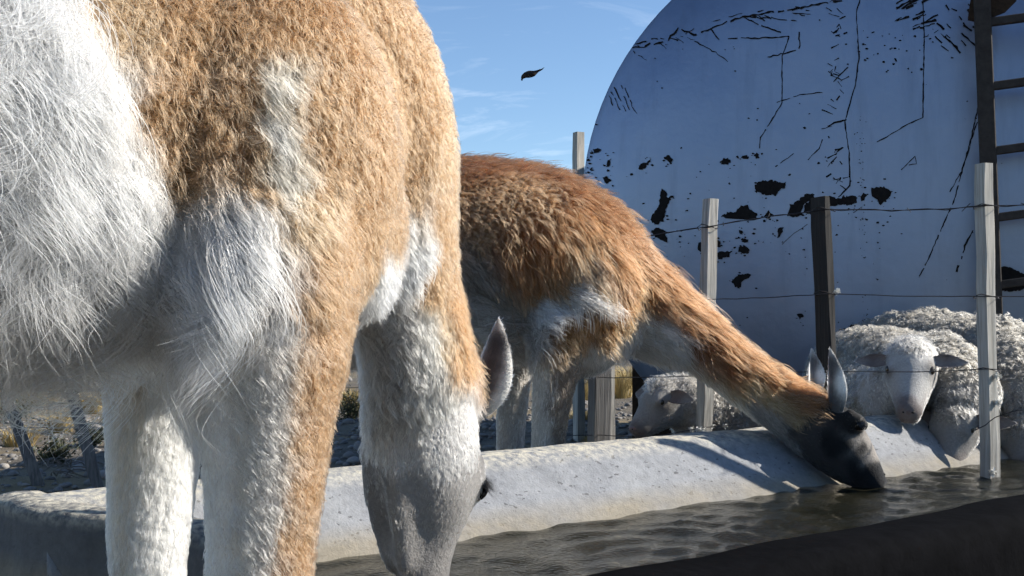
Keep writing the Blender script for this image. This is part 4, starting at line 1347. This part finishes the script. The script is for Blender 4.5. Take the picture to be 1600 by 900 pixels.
    for (x, y) in ((730, 500), (850, 475), (890, 452), (800, 530), (920, 447), (760, 550)): c.px(x, y, WHITE, .07, Vector((.5, -.3, -.5)), .45, .25, .5)
    for (x, y) in ((860, 438), (830, 445), (885, 505), (940, 520), (870, 520), (910, 470)): c.px(x, y, (.22, .115, .055), .045, sw2, .4, .15, .35)
    for (x, y) in ((740, 470), (770, 500), (810, 490), (840, 510), (740, 540)): c.px(x, y, GREY, .06, Vector((.5, -.3, -.5)), .45, .25, .5)
    for (x, y) in ((930, 490), (970, 460), (960, 500), (900, 520), (985, 440), (910, 490)): c.px(x, y, (.24, .12, .052), .03, dn, .5, .15, .3)
    for (x, y) in ((1005, 510), (1035, 522), (985, 535), (1048, 548), (1018, 535)): c.px(x, y, WHITE, .05, Vector((.6, 0, -.5)), .45, .2, .5)
    for (x, y) in ((1010, 410), (1040, 440), (1080, 480), (1120, 520), (1160, 555), (1050, 480), (1090, 520), (1000, 440), (1130, 550)): c.px(x, y, BROWN if x % 4 else RBROWN, .065, nk, .34, .12, .5)
    for (x, y) in ((1190, 580), (1215, 595), (1240, 615)): c.px(x, y, RBROWN, .055, Vector((.9, 0, -.25)), .40, .12, .55)
    for (x, y) in ((1170, 590), (1200, 615), (1235, 635), (1150, 575)): c.px(x, y, (.36, .24, .13), .03, nk, .3, .2, .5)
    for (x, y) in ((1062, 564), (1100, 594), (1130, 618), (1160, 643)): c.px(x, y, CREAM, .02, nk, .3, .1, .4)
    for (x, y) in ((1180, 640), (1200, 655), (1220, 690), (1190, 660)): c.px(x, y, GREY, .012, nk, .25, .05, .3)
    for (x, y) in ((1230, 660), (1260, 640), (1260, 690), (1280, 720), (1300, 740), (1250, 650)): c.px(x, y, (.045, .042, .041), .008, nk, .2, .05, .2)
    for (x, y) in ((1290, 630), (1315, 640), (1330, 670), (1310, 700), (1345, 700), (1335, 740), (1360, 740), (1290, 690)): c.px(x, y, (.012, .012, .0125), .006, nk, .2, .05, .2)
    for (x, y) in ((1352, 690), (1366, 715), (1338, 690)): c.px(x, y, (.30, .27, .24), .005, nk, .2, .05, .2)
    for (x, y) in ((1380, 745), (1372, 758)): c.px(x, y, BLACK, .003, nk, .2, .05, .2)
    for (x, y) in ((890, 560), (885, 600), (880, 640), (876, 680)): c.px(x, y, (.16, .12, .09), .012, dn, .3, .1, .3)
    for (x, y) in ((845, 580), (845, 620), (842, 680), (840, 660)): c.px(x, y, (.50, .44, .37), .012, dn, .3, .1, .3)
    for (x, y) in ((800, 600), (798, 650), (796, 695)): c.px(x, y, (.42, .38, .34), .012, dn, .3, .1, .3)
    for (x, y) in ((930, 555), (960, 550)): c.px(x, y, LGREY, .02, dn, .3, .1, .3)
    for x in (340, 450, 560, 650):
        c.add(at(x, 255, 2.8), BROWN, .045, Vector((1, 0, -.2)), .4, .1, .5); c.add(at(x, 380, 2.6), RBROWN, .07, sw2, .3, .1, .5); c.add(at(x, 380, 3.03), RBROWN, .07, sw2, .3, .1, .5)
        c.add(at(x, 545, 2.8), WHITE, .06, dn, .4, .2, .5)
    for (x, y, Y) in ((850, 380, 2.95), (940, 440, 2.9), (1040, 480, 2.79), (1130, 540, 2.74)): c.add(at(x, y, Y), RBROWN, .06, sw2, .3, .1, .5)
    for Y, x in ((2.70, 400), (2.98, 430), (2.6, 852), (2.88, 795)): c.add(at(x, 850, Y), CREAM, .01, dn, .25, .1, .3)
    c.paint(me)
    c.strands('fur', 220000, 7, M['fur'], root, .00036, .010, 8, freq=1.2, cvar=.38, lockvar=.4)
    c.strands('long_hair', 9000, 9, M['fur'], root, .0004, .030, 18, lmul=1.35, freq=.9, minlen=.04, cvar=.4)
    c.strands('face_hair', 26000, 5, M['fur'], root, .00032, .006, 28, lmul=1.15, cvar=.35, near=(at(1300, 690, 2.58), .20))
    def ear(base, tip, od, w, bend, cin):
        m = ear_mesh(base, tip, od, w, .75, bend)
        link('ear', m, M['skin'], root)
        cc = Coat(m, .003); mid = base.lerp(tip, .5); n_ = Vector(od).normalized(); d = (tip - base).normalized(); s = d.cross(n_)
        cc.add(mid + n_ * .02, cin, .010, d, .3, .05, .2); [cc.add(base.lerp(tip, t) - n_ * .012, (.09, .085, .085), .004, d, .12, .05, .2) for t in (.2, .4, .6, .8)]; cc.add(base, (.07, .07, .07), .006, d, .2, .05, .2)
        for k in (-1, 1): cc.add(mid + s * k * w * .5 + n_ * .01, WHITE, .006, d + s * k, .4, .05, .2)
        cc.add(tip, LGREY, .005, d, .3, .05, .2)
        cc.paint(m)
        cc.strands('ear_fur', 2500, 5, M['fur'], root, .0003, .006, 5)
    ear(at(1300, 650, 2.545), at(1297, 544, 2.545), (.80, .50, .0), .062, -.05, LGREY)
    ear(at(1268, 618, 2.64), at(1268, 546, 2.66), (.35, -.9, 0), .056, .06, LGREY)
    for p in (at(1341, 664, 2.525), at(1345, 664, 2.625)):
        sg = -1 if p.y < 2.58 else 1
        e = link('eye', sphere_mesh('eye', p, .016), M['eye'], root)
        lm = lash_mesh(p + Vector((0, sg * .012, .008)), (.6, sg, -.1), .014, 50, .022)
        lm.materials.append(M['lash'])
        lo = bpy.data.objects.new('eyelashes', lm); col.objects.link(lo); lo.parent = e
    for (x, Y) in ((855, 2.60), (796, 2.88), (420, 2.70), (450, 2.98)):
        p = at(x, 700, Y); link('hoof', hoof_mesh(Vector((p.x, p.y, 0)), Vector((1, 0, 0)), .032), M['hoof'], root)
    # nostril and lip
    link('nostril', sphere_mesh('nostril', at(1378, 741, 2.545), .006, 1.4, .6, .7), M['lash'], root)
guanaco_far()

# ---------------------------------------------------------------- sheep
def sheep(label, O, hdg, sc, neck, head, seed, strands=26000, lying=False, head_col=(.27, .26, .245), legs=True, wool_col=(.20, .182, .152), lf=1.0, hs=1.0, bald=.13):
    """O ground point under the chest, hdg heading; neck: list of world points; head: (poll, nose) world points"""
    H = Vector(hdg).normalized(); R = Vector((H.y, -H.x, 0))
    zc = .30 if lying else .50
    def L(f, r, z): return O + (H * f * lf + R * r) * sc + Vector((0, 0, z * sc))
    def pt(f, r, z, a, b): q = L(f, r, z); return (q.x, q.y, q.z, a * sc, b * sc)
    root = empty('sheep', L(-.35, 0, 0))
    tag(root, label, 'sheep', 'sheep behind the wire fence')
    bm = bmesh.new()
    tube_path(bm, [pt(-.84, 0, zc - .02, .09, .10), pt(-.76, 0, zc, .15, .16), pt(-.5, 0, zc + .01, .185, .19), pt(-.2, 0, zc, .175, .185), pt(0, 0, zc + .01, .14, .16), pt(.08, 0, zc + .02, .10, .12)], R, 20)
    n0 = L(-.02, 0, zc + .06)
    poll, nose = Vector(head[0]), Vector(head[1])
    pts = [(n0.x, n0.y, n0.z, .12 * sc, .13 * sc)]
    for i, p in enumerate(neck): pts.append((*p, (.105 - .01 * i) * sc, (.115 - .012 * i) * sc))
    pts.append((*poll, .07 * sc, .075 * sc))
    tube_path(bm, pts, R, 16)
    d = (nose - poll); hl = d.length; d.normalize()
    upv = Vector((0, 0, 1)); fs = upv.cross(d)
    if fs.length < .2: fs = R.copy()
    fs.normalize(); fu = d.cross(fs) * -1
    if fu.z < 0 and abs(d.z) < .9: fu = -fu
    if abs(d.z) >= .9: fu = (H - d * H.dot(d)).normalized(); fs = d.cross(fu)
    def hp(t, u=0, s=0): return poll + d * (hl * t) + fu * (u * sc * hs) + fs * (s * sc * hs)
    def hr(t, a, b, u=0): p = hp(t, u); return (p.x, p.y, p.z, a * sc * hs, b * sc * hs)
    tube_path(bm, [hr(-.12, .06, .06), hr(.05, .072, .078), hr(.3, .070, .078, -.005), hr(.55, .055, .062, -.01), hr(.8, .042, .046, -.012), hr(1.0, .034, .034, -.012)], fs, 16)
    for sg in (-1, 1): ellipsoid(bm, hp(.36, .038, sg * .05), d * .03 * sc, fs * .016 * sc, fu * .018 * sc)
    if not lying:
        for (f, r) in ((-.03, .085), (-.03, -.085), (-.68, .10), (-.68, -.10)):
            tube_path(bm, [pt(f, r, .40, .055, .07), pt(f, r, .30, .04, .048), pt(f + .01, r, .20, .027, .03), pt(f, r, .10, .02, .023), pt(f, r, .05, .023, .026), pt(f + .02, r, .02, .025, .03)], R, 12)
    else:
        for (f, r) in ((.0, .10), (.0, -.10), (-.6, .16), (-.6, -.16)):
            tube_path(bm, [pt(f - .05, r, .16, .05, .06), pt(f + .08, r, .06, .04, .04), pt(f - .08, r, .035, .03, .03)], R, 12)
    me = fuse(bm, .011, 3)
    # lumpy fleece: push the skin out in tight rolls, not on face or shanks
    V, T, Nn = arrays(me)
    hp0 = np.array(poll + d * hl * .45)
    dh = np.linalg.norm(V - hp0, axis=1)
    fleece = np.clip((dh - bald * sc) / (.05 * sc), 0, 1) * np.clip((V[:, 2] - O.z - (.10 if lying else .24) * sc) / (.06 * sc), 0, 1)
    w = vnoise3(V, 9, seed) * .03
    lum = np.abs(vnoise(V + w, 24, seed + 1)) * .018 + vnoise(V + w, 60, seed + 2) * .006
    V2 = V + Nn * ((lum + .004) * fleece)[:, None]
    me.vertices.foreach_set('co', V2.ravel()); me.update()
    link('body', me, M['skin'], root)
    c = Coat(me)
    P = c.V
    dn = Vector((0, 0, -1))
    for (f, z) in ((-.8, zc), (-.5, zc + .2), (-.5, zc - .12), (-.2, zc + .18), (-.2, zc - .12), (0, zc)):
        for sg in (-1, 1): c.add(L(f, sg * .18, z), wool_col, .020, dn, .75, .45, .75)
    for p in neck: c.add(Vector(p) + Vector((0, 0, .1 * sc)), wool_col, .022, dn, .75, .45, .75); c.add(Vector(p) - Vector((0, 0, .1 * sc)), wool_col, .022, dn, .75, .45, .75)
    for t, u in ((.0, .07), (.15, .08)): c.add(hp(t, u), tuple(.5 * (a + b) for a, b in zip(wool_col, head_col)), .024, d, .6, .4, .6)
    for t in (.3, .55, .8):
        for s_ in (-.05, 0, .05): c.add(hp(t, .05, s_), head_col, .006, d, .2, .1, .3); c.add(hp(t, -.06, s_), head_col, .008, d, .25, .1, .3)
    c.add(hp(1.03), (.19, .16, .15), .002, d, .2, .05, .1)
    for sg in (-1, 1): c.add(hp(.38, .045, sg * .06), (.20, .18, .16), .003, d, .15, .05, .1); c.add(hp(.34, .075, sg * .05), head_col, .008, d, .3, .1, .2)
    for sg in (-1, 0, 1): c.add(hp(1.0, -.028, sg * .022), (.14, .11, .10), .002, d, .15, .05, .1); c.add(hp(.97, -.045, sg * .03), head_col, .008, d, .3, .1, .2)
    for (f, r) in ((0, .1), (0, -.1), (-.68, .1), (-.68, -.1)): c.add(L(f, r, .12), head_col, .006, dn, .2, .1, .2)
    c.paint(me)
    c.strands('wool', strands, 6, M['wool'], root, .0006, .016, seed, freq=2.2, cvar=.18, keep_back=.25)
    c.strands('face_hair', 14000, 5, M['wool'], root, .0004, .007, seed + 40, lmul=1.3, cvar=.25, near=(poll + d * hl * .5, .19 * sc))
    for sg in (-1, 1):
        b = hp(.16, .03, sg * .060); tdir = (fs * sg * 1.0 - d * .15 - Vector((0, 0, .12))).normalized()
        em = ear_mesh(b, b + tdir * .11 * sc, fu * .8 + d * .5, .058 * sc, .6, .0)
        link('ear', em, M['skin'], root)
        ec = Coat(em, .003); mid = b + tdir * .05
        n_ = (fu * .8 + d * .5).normalized()
        ec.add(mid + n_ * .02, (.12, .08, .07), .003, tdir, .2, .05, .1); ec.add(mid - n_ * .02, head_col, .005, tdir, .2, .05, .1); ec.paint(em)
        ec.strands('ear_fur', 900, 4, M['wool'], root, .0004, .006, seed)
        ey = link('eye', sphere_mesh('eye', hp(.38, .034, sg * .052), .0135 * sc * hs), M['sheepeye'], root)
        link('nostril', sphere_mesh('nostril', hp(1.075, .004, sg * .011), .0055 * sc, 1.2, .8, .8), M['lash'], root)
    bm = bmesh.new()
    ellipsoid(bm, hp(1.06, .0), d * .010 * sc, fs * .020 * sc, fu * .014 * sc)
    link('muzzle', bm_mesh('muzzle', bm, True), M['nose'], root)
    if not lying:
        for (f, r) in ((.01, .085), (.01, -.085), (-.66, .10), (-.66, -.10)): link('hoof', hoof_mesh(L(f, r, 0), H, .024 * sc), M['hoof'], root)
    return root

# resting sheep under the brown guanaco's neck
sheep('sheep resting low behind the fence, face turned aside, under the brown guanaco\'s neck',
      Vector((at(1135, 640, 3.62).x, 3.62, 0)), (-1, -.05, 0), .95,
      [at(1105, 640, 3.58), at(1085, 638, 3.56)], (at(1046, 622, 3.52), at(992, 668, 3.46)), 3, 24000, lying=True, bald=.10)
# the one that looks at the camera
sheep('white-faced sheep standing by the trough and looking straight ahead through the fence wire',
      Vector((at(1382, 640, 3.22).x, 3.22, 0)), (-.22, -.97, 0), .80,
      [at(1400, 612, 3.12), at(1418, 594, 3.07)], (at(1424, 566, 3.05), at(1420, 640, 2.90)), 4, 30000, head_col=(.46, .445, .425), lf=.8, hs=1.22)
# drinking beside it
sheep('sheep bending its head down to drink between the staring sheep and the tall post',
      Vector((at(1462, 640, 3.26).x, 3.26, 0)), (.18, -.97, 0), .92,
      [at(1490, 605, 3.12), at(1498, 630, 3.04)], (at(1497, 655, 3.0), at(1480, 722, 2.93)), 5, 30000, lf=.8, bald=.075)
# behind the tall post
sheep('big woolly sheep behind the tall leaning post, its back above all the others',
      Vector((at(1560, 640, 3.42).x, 3.42, 0)), (.30, -.95, 0), 1.0,
      [at(1586, 600, 3.25), at(1596, 640, 3.15)], (at(1600, 675, 3.1), at(1592, 730, 3.03)), 6, 30000, lf=.78, bald=.075)

# ---------------------------------------------------------------- bird on the wing, wings folded
def bird():
    Y = 5.0
    def p(x, y): return at(x, y, Y)
    root = empty('small_bird', p(830, 117))
    tag(root, 'small dark brown bird darting through the sky with folded wings', 'bird')
    S = (0, -1, 0)
    k = Y / F
    bm = bmesh.new()
    pts = [(815.5, 123.5, 1.5), (817, 120.5, 3.2), (821, 117.5, 4.6), (827, 116, 5.6), (833, 115, 4.8), (838, 112.5, 2.8), (842, 110.5, 1.3)]
    q = [(*p(x, y), r * k * .9, r * k) for x, y, r in pts]
    tube_path(bm, q, S, 14)
    link('body', fuse(bm, .0016, 3), M['bird'], root)
    # wings: folded blades on each flank
    for sg in (-1, 1):
        bm = bmesh.new()
        ol = [(820, 116), (826, 112.5), (833, 112), (840, 110.5), (844, 109), (839, 112.8), (833, 115.5), (826, 117)]
        off = Vector((0, sg * .0135, 0))
        fr = [bm.verts.new(p(x, y) + off + Vector((0, sg * .003, 0))) for x, y in ol]
        bk = [bm.verts.new(p(x, y) + off) for x, y in ol]
        bm.faces.new(fr); bm.faces.new(bk[::-1])
        for i in range(len(ol)): bm.faces.new((fr[i], bk[i], bk[(i + 1) % len(ol)], fr[(i + 1) % len(ol)]))
        bmesh.ops.recalc_face_normals(bm, faces=bm.faces[:])
        link('wing', bm_mesh('wing', bm), M['birddark'], root)
    bm = bmesh.new()
    tl = [(838, 111.5), (846, 107.8), (850.5, 105.5), (847, 109), (841, 112.5)]
    a = [bm.verts.new(p(x, y) + Vector((0, .006, 0))) for x, y in tl]; b = [bm.verts.new(p(x, y) - Vector((0, .006, 0))) for x, y in tl]
    bm.faces.new(a); bm.faces.new(b[::-1])
    for i in range(len(tl)): bm.faces.new((a[i], b[i], b[(i + 1) % len(tl)], a[(i + 1) % len(tl)]))
    bmesh.ops.recalc_face_normals(bm, faces=bm.faces[:])
    link('tail', bm_mesh('tail', bm), M['birddark'], root)
    bm = bmesh.new()
    tube_path(bm, [(*p(816, 123), 1.6 * k, 1.4 * k), (*p(815.2, 125.3), .3 * k, .3 * k)], S, 8, 2)
    link('beak', bm_mesh('beak', bm, True), M['birddark'], root)
bird()
